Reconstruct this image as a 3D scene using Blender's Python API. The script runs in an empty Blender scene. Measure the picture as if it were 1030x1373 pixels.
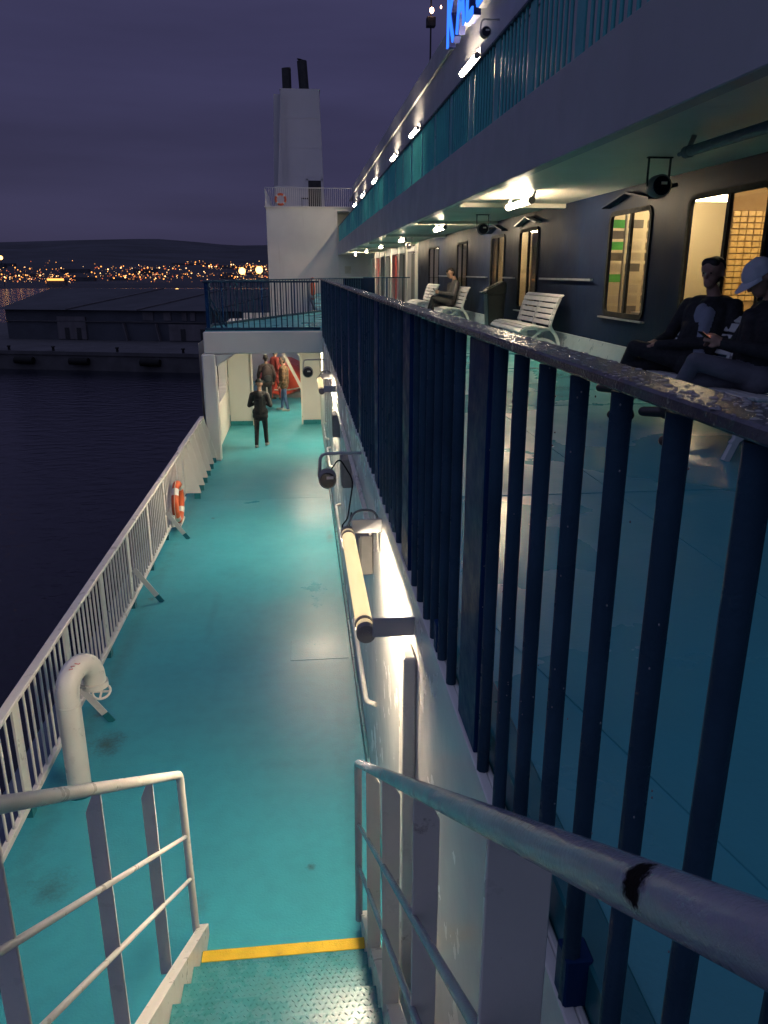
import bpy, bmesh, math, random
import numpy as np
from mathutils import Vector, Matrix
R = math.radians
rnd = random.Random(7)
sc = bpy.context.scene
col = sc.collection

# ------------------------------------------------------------------ camera, sky, sun, exposure
cam_d = bpy.data.cameras.new("camera")
cam = bpy.data.objects.new("camera", cam_d); col.objects.link(cam)
cam.location = (0, 0, 4.38)
cam.rotation_euler = (R(90 - 17.335), 0, R(-5.978))
cam_d.sensor_fit = 'VERTICAL'; cam_d.sensor_height = 36; cam_d.lens = 27.006
cam_d.clip_start = 0.05; cam_d.clip_end = 20000
sc.camera = cam
sc.view_settings.view_transform = 'Standard'; sc.view_settings.look = 'None'
sc.view_settings.exposure = 0.3; sc.view_settings.gamma = 1
try: sc.view_settings.use_curve_mapping = False
except Exception: pass
sc.cycles.use_denoising = True
try:
    sc.cycles.denoiser = 'OPENIMAGEDENOISE'
    sc.cycles.denoising_input_passes = 'RGB_ALBEDO_NORMAL'
except Exception: pass
sc.cycles.max_bounces = 8
sc.cycles.sample_clamp_indirect = 6
sc.cycles.caustics_reflective = False; sc.cycles.caustics_refractive = False

world = bpy.data.worlds.new("World"); sc.world = world; world.use_nodes = True
wt = world.node_tree; wt.nodes.clear()
def wn(t, **k):
    n = wt.nodes.new(t)
    for a, b in k.items(): setattr(n, a, b)
    return n
w_out = wn('ShaderNodeOutputWorld'); w_bg = wn('ShaderNodeBackground')
w_sky = wn('ShaderNodeTexSky'); w_sky.sky_type = 'NISHITA'; w_sky.sun_disc = False
w_sky.sun_elevation = R(-4); w_sky.sun_rotation = R(-60)
w_tc = wn('ShaderNodeTexCoord'); w_sep = wn('ShaderNodeSeparateXYZ'); wt.links.new(w_tc.outputs['Generated'], w_sep.inputs[0])
w_ramp = wn('ShaderNodeValToRGB'); wt.links.new(w_sep.outputs['Z'], w_ramp.inputs[0])
e = w_ramp.color_ramp.elements
e[0].position = 0.0; e[0].color = (.036, .034, .075, 1)
e[1].position = 1.0; e[1].color = (.050, .048, .108, 1)
m_ = e.new(.22); m_.color = (.041, .039, .095, 1)
w_map = wn('ShaderNodeMapping'); w_map.inputs['Scale'].default_value = (1.2, 1.2, 9)
wt.links.new(w_tc.outputs['Generated'], w_map.inputs[0])
w_no = wn('ShaderNodeTexNoise'); w_no.inputs['Scale'].default_value = 1.6; w_no.inputs['Detail'].default_value = 5
wt.links.new(w_map.outputs[0], w_no.inputs['Vector'])
w_mr = wn('ShaderNodeMapRange'); w_mr.inputs['From Min'].default_value = .3; w_mr.inputs['From Max'].default_value = .7
w_mr.inputs['To Min'].default_value = .66; w_mr.inputs['To Max'].default_value = .95
wt.links.new(w_no.outputs['Fac'], w_mr.inputs['Value'])
w_mul = wn('ShaderNodeVectorMath', operation='SCALE'); wt.links.new(w_ramp.outputs[0], w_mul.inputs[0]); wt.links.new(w_mr.outputs[0], w_mul.inputs['Scale'])
w_nk = wn('ShaderNodeVectorMath', operation='SCALE'); wt.links.new(w_sky.outputs[0], w_nk.inputs[0]); w_nk.inputs['Scale'].default_value = .02
w_add = wn('ShaderNodeVectorMath', operation='ADD'); wt.links.new(w_mul.outputs[0], w_add.inputs[0]); wt.links.new(w_nk.outputs[0], w_add.inputs[1])
# the last daylight stands behind the camera and overhead
w_dot = wn('ShaderNodeVectorMath', operation='DOT_PRODUCT'); wt.links.new(w_tc.outputs['Generated'], w_dot.inputs[0]); w_dot.inputs[1].default_value = (-.22, -.45, .87)
w_gl = wn('ShaderNodeMapRange'); w_gl.interpolation_type = 'SMOOTHSTEP'; w_gl.inputs['From Min'].default_value = -.1; w_gl.inputs['From Max'].default_value = 1.0
w_gl.inputs['To Min'].default_value = 0; w_gl.inputs['To Max'].default_value = 1; wt.links.new(w_dot.outputs['Value'], w_gl.inputs['Value'])
w_gc = wn('ShaderNodeVectorMath', operation='SCALE'); w_gc.inputs[0].default_value = (.13, .15, .25); wt.links.new(w_gl.outputs[0], w_gc.inputs['Scale'])
w_add2 = wn('ShaderNodeVectorMath', operation='ADD'); wt.links.new(w_add.outputs[0], w_add2.inputs[0]); wt.links.new(w_gc.outputs[0], w_add2.inputs[1])
wt.links.new(w_add2.outputs[0], w_bg.inputs['Color']); w_bg.inputs['Strength'].default_value = 1.0
wt.links.new(w_bg.outputs[0], w_out.inputs[0])

sun_d = bpy.data.lights.new("sun", 'SUN'); sun = bpy.data.objects.new("sun", sun_d); col.objects.link(sun)
sun_d.energy = .01; sun_d.angle = R(25); sun_d.color = (.8, .75, 1)
sun.rotation_euler = (R(80), 0, R(60))

TUBE_UP = 115.0
TUBE = 310.0            # brightness of the deck lamps' tubes

# ------------------------------------------------------------------ materials
def newmat(name):
    m = bpy.data.materials.new(name); m.use_nodes = True
    nt = m.node_tree; nt.nodes.clear()
    o = nt.nodes.new('ShaderNodeOutputMaterial'); b = nt.nodes.new('ShaderNodeBsdfPrincipled')
    nt.links.new(b.outputs[0], o.inputs[0])
    return m, nt, b, o
def c4(c): return (c[0], c[1], c[2], 1)
def node(nt, t, **k):
    n = nt.nodes.new(t)
    for a, b in k.items(): setattr(n, a, b)
    return n
def noise(nt, vec, scale, detail=4, rough=.55, stretch=None):
    n = node(nt, 'ShaderNodeTexNoise'); n.inputs['Scale'].default_value = scale
    n.inputs['Detail'].default_value = detail; n.inputs['Roughness'].default_value = rough
    if stretch:
        mp = node(nt, 'ShaderNodeMapping'); mp.inputs['Scale'].default_value = stretch
        nt.links.new(vec, mp.inputs[0]); vec = mp.outputs[0]
    nt.links.new(vec, n.inputs['Vector']); return n.outputs['Fac']
def mrange(nt, v, a, b, c, d):
    n = node(nt, 'ShaderNodeMapRange'); n.inputs['From Min'].default_value = a; n.inputs['From Max'].default_value = b
    n.inputs['To Min'].default_value = c; n.inputs['To Max'].default_value = d
    nt.links.new(v, n.inputs['Value']); return n.outputs[0]
def mixc(nt, f, a, b):
    n = node(nt, 'ShaderNodeMix'); n.data_type = 'RGBA'
    for s, v in ((0, f), (6, a), (7, b)):
        if isinstance(v, (tuple, list)): n.inputs[s].default_value = c4(v)
        elif isinstance(v, (int, float)): n.inputs[s].default_value = v
        else: nt.links.new(v, n.inputs[s])
    return n.outputs[2]
def paint(name, c, rough=.45, var=.18, vs=1.5, bump=.15, bs=45, dirt=None, streak=None, rvar=.12, metal=0, spec=.5, wet=None, bdist=.004, ior=1.5):
    m, nt, b, o = newmat(name)
    pos = node(nt, 'ShaderNodeNewGeometry').outputs['Position']
    n1 = noise(nt, pos, vs, 4, .55)
    k = mrange(nt, n1, .3, .7, 1 - var, 1 + var)
    cc = node(nt, 'ShaderNodeVectorMath', operation='SCALE'); cc.inputs[0].default_value = c[:3]
    nt.links.new(k, cc.inputs['Scale']); outc = cc.outputs[0]
    if dirt:
        dc, lo, hi, ds, amt = dirt
        f = mrange(nt, noise(nt, pos, ds, 8, .65), lo, hi, 0, amt)
        outc = mixc(nt, f, outc, dc)
    if streak:
        s_c, lo, hi, ss, amt = streak
        f = mrange(nt, noise(nt, pos, ss, 5, .6, (1, 1, .06)), lo, hi, 0, amt)
        outc = mixc(nt, f, outc, s_c)
    nt.links.new(outc, b.inputs['Base Color'])
    r = mrange(nt, noise(nt, pos, vs * 3.1, 5), .3, .7, max(.03, rough - rvar), rough + rvar)
    if wet:
        lo, hi, ws, wr = wet
        f = mrange(nt, noise(nt, pos, ws, 3, .5), lo, hi, 0, 1)
        mx = node(nt, 'ShaderNodeMix'); mx.data_type = 'FLOAT'
        nt.links.new(f, mx.inputs[0]); nt.links.new(r, mx.inputs[2]); mx.inputs[3].default_value = wr; r = mx.outputs[0]
    nt.links.new(r, b.inputs['Roughness'])
    b.inputs['Metallic'].default_value = metal
    b.inputs['Specular IOR Level'].default_value = spec; b.inputs['IOR'].default_value = ior
    if bump:
        bp = node(nt, 'ShaderNodeBump'); bp.inputs['Strength'].default_value = bump; bp.inputs['Distance'].default_value = bdist
        nb = noise(nt, pos, bs, 4, .6)
        nt.links.new(nb, bp.inputs['Height']); nt.links.new(bp.outputs[0], b.inputs['Normal'])
    return m
def emit(name, c, s):
    m = bpy.data.materials.new(name); m.use_nodes = True; nt = m.node_tree; nt.nodes.clear()
    o = nt.nodes.new('ShaderNodeOutputMaterial'); em = nt.nodes.new('ShaderNodeEmission')
    em.inputs[0].default_value = c4(c); em.inputs[1].default_value = s; nt.links.new(em.outputs[0], o.inputs[0]); return m
M = {}
rust = (.11, .045, .02)
M['deck'] = paint('teal_deck_paint', (.042, .305, .365), .47, .10, .45, .35, 60, dirt=((.030, .17, .20), .42, .80, 6.5, .30), rvar=.06, spec=.4, wet=(.35, .80, .45, .22), bdist=.006)
M['upper_deck'] = paint('teal_upper_deck_paint', (.070, .35, .385), .40, .12, .6, .3, 25, dirt=((.24, .19, .17), .70, .73, 1.3, .75), rvar=.1, wet=(.42, .68, .6, .12), bdist=.006)
def marks(mat, spots, rough=None):
    """worn, wet or painted-shade marks at their own places on a deck: (x, y, radius x, radius y, colour, amount)"""
    nt = M[mat].node_tree; b = [n for n in nt.nodes if n.type == 'BSDF_PRINCIPLED'][0]
    pos = node(nt, 'ShaderNodeNewGeometry').outputs['Position']
    nz = noise(nt, pos, 7, 6, .7); nf = noise(nt, pos, 38, 4, .65)
    for (x, y, rx, ry, c, amt) in spots:
        mp = node(nt, 'ShaderNodeMapping'); mp.vector_type = 'POINT'
        mp.inputs['Scale'].default_value = (1 / rx, 1 / ry, 0); mp.inputs['Location'].default_value = (-x / rx, -y / ry, 0)
        nt.links.new(pos, mp.inputs[0]); ln = node(nt, 'ShaderNodeVectorMath', operation='LENGTH'); nt.links.new(mp.outputs[0], ln.inputs[0])
        ad = node(nt, 'ShaderNodeMath', operation='MULTIPLY_ADD'); nt.links.new(nz, ad.inputs[0]); ad.inputs[1].default_value = 1.6; nt.links.new(ln.outputs['Value'], ad.inputs[2])
        ad2 = node(nt, 'ShaderNodeMath', operation='MULTIPLY_ADD'); nt.links.new(nf, ad2.inputs[0]); ad2.inputs[1].default_value = .9; nt.links.new(ad.outputs[0], ad2.inputs[2])
        f = mrange(nt, ad2.outputs[0], 1.25, 2.1, amt, 0)
        if c is not None:
            old = b.inputs['Base Color'].links[0].from_socket; nt.links.new(mixc(nt, f, old, c), b.inputs['Base Color'])
        else:
            old = b.inputs['Roughness'].links[0].from_socket
            mx = node(nt, 'ShaderNodeMix'); mx.data_type = 'FLOAT'; nt.links.new(f, mx.inputs[0]); nt.links.new(old, mx.inputs[2]); mx.inputs[3].default_value = .07; nt.links.new(mx.outputs[0], b.inputs['Roughness'])
grime = (.035, .05, .045)
marks('deck', [(-2.0, 6.7, .22, .3, grime, .8), (-1.98, 4.87, .22, .25, grime, .55), (-.06, 3.98 + .9, .05, .06, grime, .8), (-1.75, 13.9, .06, .08, grime, .8), (-.9, 8.4, .5, .9, (.03, .15, .19), .2), (-1.7, 18.2, .3, .8, (.03, .13, .15), .2),
               (-.4, 14.2, .7, 2.2, (.03, .18, .21), .1), (.1, 9.4, .6, 2.4, (.03, .16, .19), .12), (-.6, 20.6, 1.2, .8, (.03, .15, .17), .25), (-1.1, 11.0, .4, .5, (.03, .14, .17), .2), (.3, 5.5, .16, 3, (.03, .13, .15), .3), (-2.25, 8, .18, 6, (.03, .12, .13), .4), (-2.25, 15, .2, 4, (.03, .12, .13), .4), (-1.2, 5.6, .10, .5, (.05, .19, .2), .3), (-.3, 6.2, .5, .12, (.03, .17, .2), .25), (-1.3, 9.6, .09, 1.2, (.03, .15, .18), .3), (-2.2, 10.2, .08, .1, (.10, .06, .04), .6), (-2.2, 7.25, .08, .1, (.10, .06, .04), .6), (.38, 12.6, .1, .5, (.09, .07, .05), .5), (-.9, 4.6, .14, .2, grime, .4),  # the long patch past the near lamp paints in the dim stretch between lamps
               (.08, 9.6, .42, 1.9, None, .4)])
M['teal'] = paint('teal_gloss_paint', (.015, .16, .18), .35, .15, 3, .2, 30, dirt=(rust, .66, .75, 9, .6))
M['teal_fence'] = paint('teal_fence_paint', (.055, .36, .37), .38, .12, 2, .1, 30)
M['white'] = paint('white_ship_paint', (.74, .70, .63), .38, .06, .8, .25, 20, streak=((.36, .25, .16), .60, .85, 5, .45), rvar=.1)
M['white_rail'] = paint('white_rail_paint', (.72, .67, .59), .35, .07, 3, .3, 45, dirt=(rust, .66, .74, 7, .75))
M['wall'] = paint('white_wall_paint', (.74, .72, .67), .24, .05, .9, .3, 5, streak=((.38, .30, .22), .55, .95, 5, .2), rvar=.06, bdist=.008)
M['stair_rail'] = paint('stair_rail_paint', (.27, .27, .33), .15, .12, 6, .35, 120, spec=.5, dirt=((.10, .08, .075), .72, .75, 6.5, .6), rvar=.1)
# the palm-sized black scuff where the paint of the rail is worn through
nt = M['stair_rail'].node_tree; b = [n for n in nt.nodes if n.type == 'BSDF_PRINCIPLED'][0]
pos = node(nt, 'ShaderNodeNewGeometry').outputs['Position']
dd = node(nt, 'ShaderNodeVectorMath', operation='DISTANCE'); nt.links.new(pos, dd.inputs[0]); dd.inputs[1].default_value = (.254, .474, 3.914)
ad = node(nt, 'ShaderNodeMath', operation='MULTIPLY_ADD'); nt.links.new(noise(nt, pos, 95, 4, .6), ad.inputs[0]); ad.inputs[1].default_value = .026; nt.links.new(dd.outputs['Value'], ad.inputs[2])
f = mrange(nt, ad.outputs[0], .029, .037, 1, 0)
old = b.inputs['Base Color'].links[0].from_socket
nt.links.new(mixc(nt, f, old, (.008, .006, .006)), b.inputs['Base Color'])
old = b.inputs['Roughness'].links[0].from_socket; mx = node(nt, 'ShaderNodeMix'); mx.data_type = 'FLOAT'; nt.links.new(f, mx.inputs[0]); nt.links.new(old, mx.inputs[2]); mx.inputs[3].default_value = .85; nt.links.new(mx.outputs[0], b.inputs['Roughness'])
old = mrange(nt, f, 0, 1, .5, .1); nt.links.new(old, b.inputs['Specular IOR Level'])
M['navy'] = paint('navy_fence_paint', (.028, .062, .098), .32, .22, 4, .5, 60, dirt=((.10, .12, .14), .76, .80, 26, .5), rvar=.08, ior=1.16)
M['navy_post'] = paint('navy_post_paint', (.008, .034, .105), .4, .15, 4, .3, 40, ior=1.12)
M['rail_wet'] = paint('wet_rail_paint', (.07, .07, .085), .20, .3, 9, .5, 140, dirt=((.10, .055, .035), .55, .68, 13, .8), rvar=.10, bdist=.003)
M['navy_wall'] = paint('navy_wall_paint', (.005, .013, .040), .42, .2, .8, .3, 2.5, streak=((.018, .014, .018), .35, .85, 4, .5), rvar=.05, bdist=.012, spec=.5, ior=1.13)
M['black'] = paint('black_rubber', (.008, .008, .008), .75, .2, 6, .1, 60, spec=.2)
M['soffit'] = paint('cream_soffit_paint', (.74, .69, .58), .42, .05, .7, .2, 14, dirt=((.30, .22, .14), .62, .85, 2.2, .5))
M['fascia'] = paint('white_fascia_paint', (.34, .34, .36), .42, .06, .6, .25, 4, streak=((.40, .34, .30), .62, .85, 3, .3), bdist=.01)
M['kerb'] = paint('pale_kerb_paint', (.26, .32, .35), .35, .08, 2, .3, 20, dirt=((.2, .2, .2), .6, .8, 3, .5))
M['yellow'] = paint('yellow_nosing_paint', (.62, .40, .012), .5, .14, 8, .8, 120, dirt=((.2, .13, .03), .6, .75, 14, .5))
M['tread'] = paint('teal_tread_paint', (.040, .205, .225), .28, .15, 5, .3, 60, dirt=((.05, .07, .07), .55, .8, 12, .3), rvar=.08)
M['orange'] = paint('orange_buoy', (.66, .11, .03), .5, .12, 8, .3, 60)
M['tape'] = paint('pale_reflective_tape', (.7, .66, .58), .35, .1, 9, .1, 60)
M['rope'] = paint('pale_rope', (.5, .46, .38), .8, .15, 12, .4, 120)
M['grey_plastic'] = paint('grey_lamp_plastic', (.20, .19, .18), .45, .15, 6, .1, 60)
M['galv'] = paint('galvanised_steel', (.42, .42, .42), .4, .15, 5, .2, 60, metal=.6)
M['bench'] = paint('white_bench_paint', (.66, .64, .62), .42, .08, 6, .25, 60)
M['bench_iron'] = paint('white_bench_iron', (.55, .55, .54), .42, .1, 6, .25, 60)
M['bin'] = paint('dark_bin_plastic', (.022, .028, .027), .4, .2, 5, .15, 60)
M['funnel'] = paint('funnel_paint', (.46, .44, .45), .5, .08, .25, .1, 5, streak=((.2, .18, .17), .62, .85, 1.2, .35))
M['dark_steel'] = paint('sooty_steel', (.01, .01, .012), .7, .3, 2, .1, 20)
M['hull'] = paint('hull_paint', (.05, .07, .12), .45, .15, .3, .2, 3)
M['concrete'] = paint('quay_concrete', (.055, .052, .058), .85, .3, .3, .3, 2, streak=((.04, .04, .04), .45, .75, .6, .7))
M['warehouse'] = paint('warehouse_cladding', (.035, .038, .05), .7, .3, .12, .1, 2)
M['warehouse_pale'] = paint('warehouse_plaster', (.09, .082, .09), .85, .25, .3, .1, 2, streak=((.05, .045, .05), .5, .75, .5, .6))
M['roof'] = paint('warehouse_roofing', (.040, .040, .048), .8, .2, .08, .1, 1)
M['hill'] = paint('hill_scrub', (.030, .030, .040), .95, .5, .004, 0)
M['hull_red'] = paint('orange_red_gelcoat', (.72, .08, .04), .35, .1, 2, .05, 30)
M['gold'] = paint('golden_tile', (.62, .42, .16), .22, .2, 14, .05, 60)
M['gold_joint'] = paint('tile_joint', (.24, .15, .06), .7, .1, 6, 0)
M['cream_room'] = paint('cream_room_wall', (.68, .60, .43), .6, .06, 1, 0)
M['room_floor'] = paint('room_floor', (.12, .10, .09), .5, .2, 2, 0)
M['green'] = paint('green_card', (.10, .55, .10), .5, .1, 4, 0)
M['grey_card'] = paint('grey_card', (.16, .15, .13), .5, .1, 4, 0)
M['cream_card'] = paint('cream_card', (.62, .55, .42), .5, .1, 4, 0)
M['curtain'] = paint('beige_curtain', (.50, .38, .22), .8, .2, 3, .2, 12)
M['red_paint'] = paint('red_cabinet_paint', (.45, .03, .02), .4, .1, 2, .05, 20)
M['cladding'] = paint('door_wall_paint', (.62, .60, .55), .4, .06, .8, .2, 10)
M['skin'] = paint('skin', (.36, .20, .14), .5, .1, 8, .1, 60)
M['hair'] = paint('dark_hair', (.012, .010, .009), .6, .3, 30, .6, 150)
M['grey_hair'] = paint('grey_hair', (.09, .085, .08), .6, .3, 30, .6, 150)
M['cloth_black'] = paint('black_cloth', (.016, .016, .019), .85, .3, 9, .5, 25, bdist=.01)
M['cloth_char'] = paint('charcoal_cloth', (.045, .045, .05), .85, .25, 9, .5, 25, bdist=.01)
M['cloth_grey'] = paint('grey_cloth', (.12, .12, .145), .85, .15, 9, .5, 20, bdist=.01)
M['cloth_white'] = paint('pale_cap_cloth', (.50, .50, .56), .8, .08, 9, .3, 40)
M['shirt'] = paint('pale_blue_shirt', (.24, .26, .33), .8, .1, 9, .4, 20, bdist=.01)
M['cloth_red'] = paint('dark_red_cloth', (.22, .03, .025), .85, .25, 9, .4, 20)
M['jeans'] = paint('blue_jeans', (.06, .10, .20), .85, .3, 9, .4, 40)
M['shoe'] = paint('dark_shoe', (.02, .016, .014), .4, .2, 9, .1, 40)
M['shoe_pale'] = paint('pale_shoe', (.4, .37, .33), .6, .1, 9, .1, 40)
M['backpack'] = paint('dark_backpack', (.03, .02, .02), .75, .25, 9, .4, 40)
M['plaid'] = paint('brown_plaid_jacket', (.13, .075, .035), .85, .2, 9, .4, 40, dirt=((.03, .018, .01), .47, .53, 14, .8))
M['dark_glass'] = paint('dark_glass', (.012, .014, .02), .08, .1, 2, 0)
M['tube'] = emit('tube_glow', (1.0, .83, .60), TUBE)
M['tube_far'] = emit('far_tube_glow', (1.0, .82, .58), TUBE * 1.6)
M['tube_soffit'] = emit('soffit_tube_glow', (1.0, .80, .54), TUBE_UP * 1.0)
M['tube_up'] = emit('upper_tube_glow', (1.0, .82, .58), TUBE_UP)
M['room_tube'] = emit('room_tube_glow', (1.0, .80, .50), 62)
M['screen'] = emit('phone_screen', (.9, .35, .2), 1.2)
M['sign_blue'] = emit('blue_sign_glow', (.03, .16, 1.0), 1.6)
M['sign_side'] = paint('sign_return', (.02, .03, .16), .4, .1, 3, 0)
M['mast_glow'] = emit('mast_lamp_glow', (1.0, .55, .35), 14)
M['city_a'] = emit('amber_city_lamp', (1.0, .36, .08), 2.4)
M['city_b'] = emit('warm_white_city_lamp', (1.0, .60, .30), 1.8)
M['city_c'] = emit('dim_red_city_lamp', (1.0, .20, .08), .9)
M['city_d'] = emit('faint_amber_city_lamp', (1.0, .40, .14), .35)
M['city_e'] = emit('bright_city_lamp', (1.0, .55, .22), 3.5)
M['city_big'] = emit('bright_amber_lamp', (1.0, .50, .15), 4.5)
# lamp cover: aged cream plastic that lets a little of the tube through
m, nt, b, o = newmat('aged_cream_diffuser')
b.inputs['Base Color'].default_value = (.86, .78, .58, 1); b.inputs['Roughness'].default_value = .4
tl = node(nt, 'ShaderNodeBsdfTranslucent'); tl.inputs[0].default_value = (.92, .90, .82, 1)
mx = node(nt, 'ShaderNodeMixShader'); mx.inputs[0].default_value = .28
nt.links.new(b.outputs[0], mx.inputs[1]); nt.links.new(tl.outputs[0], mx.inputs[2]); nt.links.new(mx.outputs[0], o.inputs[0])
M['diffuser'] = m
# window glass
m, nt, b, o = newmat('window_glass')
tr = node(nt, 'ShaderNodeBsdfTransparent'); gl = node(nt, 'ShaderNodeBsdfGlossy'); gl.inputs['Roughness'].default_value = .04
lw = node(nt, 'ShaderNodeLayerWeight'); pw = node(nt, 'ShaderNodeMath', operation='POWER'); nt.links.new(lw.outputs['Facing'], pw.inputs[0]); pw.inputs[1].default_value = 4
fr = node(nt, 'ShaderNodeMath', operation='MULTIPLY_ADD'); nt.links.new(pw.outputs[0], fr.inputs[0]); fr.inputs[1].default_value = .5; fr.inputs[2].default_value = .03
mx = node(nt, 'ShaderNodeMixShader'); tr.inputs[0].default_value = (.93, .92, .89, 1)
nt.links.new(fr.outputs[0], mx.inputs[0]); nt.links.new(tr.outputs[0], mx.inputs[1]); nt.links.new(gl.outputs[0], mx.inputs[2]); nt.links.new(mx.outputs[0], o.inputs[0])
M['glass'] = m
m, nt, b, o = newmat('water_drop')
b.inputs['Base Color'].default_value = (.5, .5, .52, 1); b.inputs['Roughness'].default_value = .03; b.inputs['IOR'].default_value = 1.33; b.inputs['Transmission Weight'].default_value = .6; b.inputs['Specular IOR Level'].default_value = .9
M['water'] = m
# sea
m, nt, b, o = newmat('night_sea')
pos = node(nt, 'ShaderNodeNewGeometry').outputs['Position']
b.inputs['Base Color'].default_value = (.004, .006, .014, 1); b.inputs['Roughness'].default_value = .12
bp = node(nt, 'ShaderNodeBump'); bp.inputs['Strength'].default_value = .55; bp.inputs['Distance'].default_value = .35
nt.links.new(noise(nt, pos, .55, 5, .6, (1, 1.6, 1)), bp.inputs['Height']); nt.links.new(bp.outputs[0], b.inputs['Normal'])
M['sea'] = m

# ------------------------------------------------------------------ mesh helpers
class MB:
    def __init__(s): s.v = []; s.f = []; s.mi = []; s.sm = []
    def add(s, vs, fs, mi=0, smooth=False):
        n = len(s.v); s.v += [tuple(v) for v in vs]
        for f in fs: s.f.append([i + n for i in f]); s.mi.append(mi); s.sm.append(smooth)
        return s
    def box(s, x0, x1, y0, y1, z0, z1, mi=0):
        v = [(x, y, z) for z in (z0, z1) for y in (y0, y1) for x in (x0, x1)]
        return s.add(v, [(0, 2, 3, 1), (4, 5, 7, 6), (0, 1, 5, 4), (2, 6, 7, 3), (0, 4, 6, 2), (1, 3, 7, 5)], mi)
    def bar(s, a, b, wdt, th, up=(0, 0, 1), mi=0):
        """square bar a->b: width along (dir x up), thickness along the third axis"""
        a = Vector(a); b = Vector(b); d = (b - a).normalized(); u = Vector(up)
        w = d.cross(u)
        if w.length < 1e-5: w = d.cross(Vector((1, 0, 0)))
        w.normalize(); t = w.cross(d).normalized()
        v = []
        for p in (a, b):
            for i, j in ((-1, -1), (1, -1), (1, 1), (-1, 1)): v.append(p + w * (i * wdt / 2) + t * (j * th / 2))
        return s.add(v, [(0, 3, 2, 1), (4, 5, 6, 7), (0, 1, 5, 4), (1, 2, 6, 5), (2, 3, 7, 6), (3, 0, 4, 7)], mi)
    def tube(s, pts, r, seg=10, caps=True, mi=0, closed=False, sx=1, sy=1):
        P = [Vector(p) for p in pts]; n = len(P); rr = r if isinstance(r, (list, tuple)) else [r] * n
        rings = []; prev = None
        for i, p in enumerate(P):
            if closed: d = P[(i + 1) % n] - P[i - 1]
            elif i == 0: d = P[1] - P[0]
            elif i == n - 1: d = P[-1] - P[-2]
            else: d = (P[i + 1] - P[i]).normalized() + (P[i] - P[i - 1]).normalized()
            d.normalize()
            if prev is None:
                a = Vector((0, 0, 1)) if abs(d.z) < .9 else Vector((1, 0, 0))
                u = d.cross(a).normalized()
            else: u = (prev - d * prev.dot(d)).normalized()
            prev = u; w = d.cross(u)
            rings.append([p + (u * math.cos(2 * math.pi * k / seg) * sx + w * math.sin(2 * math.pi * k / seg) * sy) * rr[i] for k in range(seg)])
        v = [q for ring in rings for q in ring]; f = []
        m_ = n if closed else n - 1
        for i in range(m_):
            for k in range(seg):
                j = (i + 1) % n
                f.append((i * seg + k, i * seg + (k + 1) % seg, j * seg + (k + 1) % seg, j * seg + k))
        s.add(v, f, mi, True)
        if caps and not closed:
            s.add(rings[0], [tuple(range(seg))[::-1]], mi); s.add(rings[-1], [tuple(range(seg))], mi)
        return s
    def cyl(s, a, b, r, seg=12, mi=0, caps=True): return s.tube([a, b], r, seg, caps, mi)
    def prism(s, poly, axis, a, b, mi=0):
        """poly: 2-D outline in the two other axes (x,y),(x,z) or (y,z); extruded from a to b along axis"""
        def P(p, t): return {'x': (t, p[0], p[1]), 'y': (p[0], t, p[1]), 'z': (p[0], p[1], t)}[axis]
        n = len(poly); v = [P(p, a) for p in poly] + [P(p, b) for p in poly]
        f = [tuple(range(n))[::-1], tuple(range(n, 2 * n))] + [(i, (i + 1) % n, n + (i + 1) % n, n + i) for i in range(n)]
        return s.add(v, f, mi)
    def ell(s, c, r, seg=14, rings=8, mi=0, zmin=-1):
        v = []; f = []
        for i in range(rings + 1):
            t = -math.pi / 2 + math.pi * i / rings; zz = max(math.sin(t), zmin); cc = math.cos(t)
            for k in range(seg):
                a = 2 * math.pi * k / seg
                v.append((c[0] + r[0] * cc * math.cos(a), c[1] + r[1] * cc * math.sin(a), c[2] + r[2] * zz))
        for i in range(rings):
            for k in range(seg): f.append((i * seg + k, i * seg + (k + 1) % seg, (i + 1) * seg + (k + 1) % seg, (i + 1) * seg + k))
        return s.add(v, f, mi, True)
    def mesh(s, name, off=(0, 0, 0), bevel=0):
        me = bpy.data.meshes.new(name); o = Vector(off)
        me.from_pydata([tuple(Vector(v) - o) for v in s.v], [], s.f)
        me.polygons.foreach_set('material_index', s.mi); me.polygons.foreach_set('use_smooth', s.sm); me.update()
        bm = bmesh.new(); bm.from_mesh(me); bmesh.ops.recalc_face_normals(bm, faces=bm.faces[:])
        if bevel:
            bmesh.ops.remove_doubles(bm, verts=bm.verts[:], dist=1e-5)
            ed = [e for e in bm.edges if len(e.link_faces) == 2 and e.calc_face_angle(0) > .6]
            bmesh.ops.bevel(bm, geom=ed, offset=bevel, segments=1, affect='EDGES', profile=.5)
        bm.to_mesh(me); bm.free()
        return me
WP = {}
def wpos(o): return WP[o.name] if o else Vector((0, 0, 0))
def props(o, label=None, cat=None, group=None, kind=None):
    if label: o['label'] = label
    if cat: o['category'] = cat
    if group: o['group'] = group
    if kind: o['kind'] = kind
def mats_of(me, m):
    for x in (m if isinstance(m, (list, tuple)) else [m]): me.materials.append(M[x] if isinstance(x, str) else x)
def thing(name, label, cat, loc=(0, 0, 0), group=None, rz=0):
    o = bpy.data.objects.new(name, None); col.objects.link(o); o.location = loc; o.rotation_euler = (0, 0, rz)
    o.empty_display_size = .1; WP[o.name] = Vector(loc); props(o, label, cat, group); return o
def part(name, mb, m, parent, label=None, kind=None, bevel=0, local=False):
    """mb in world coordinates, or in the parent's own when local"""
    me = mb.mesh(name, (0, 0, 0) if local else wpos(parent), bevel); mats_of(me, m)
    o = bpy.data.objects.new(name, me); col.objects.link(o); o.parent = parent; WP[o.name] = wpos(parent).copy()
    props(o, label, kind=kind); return o
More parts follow.
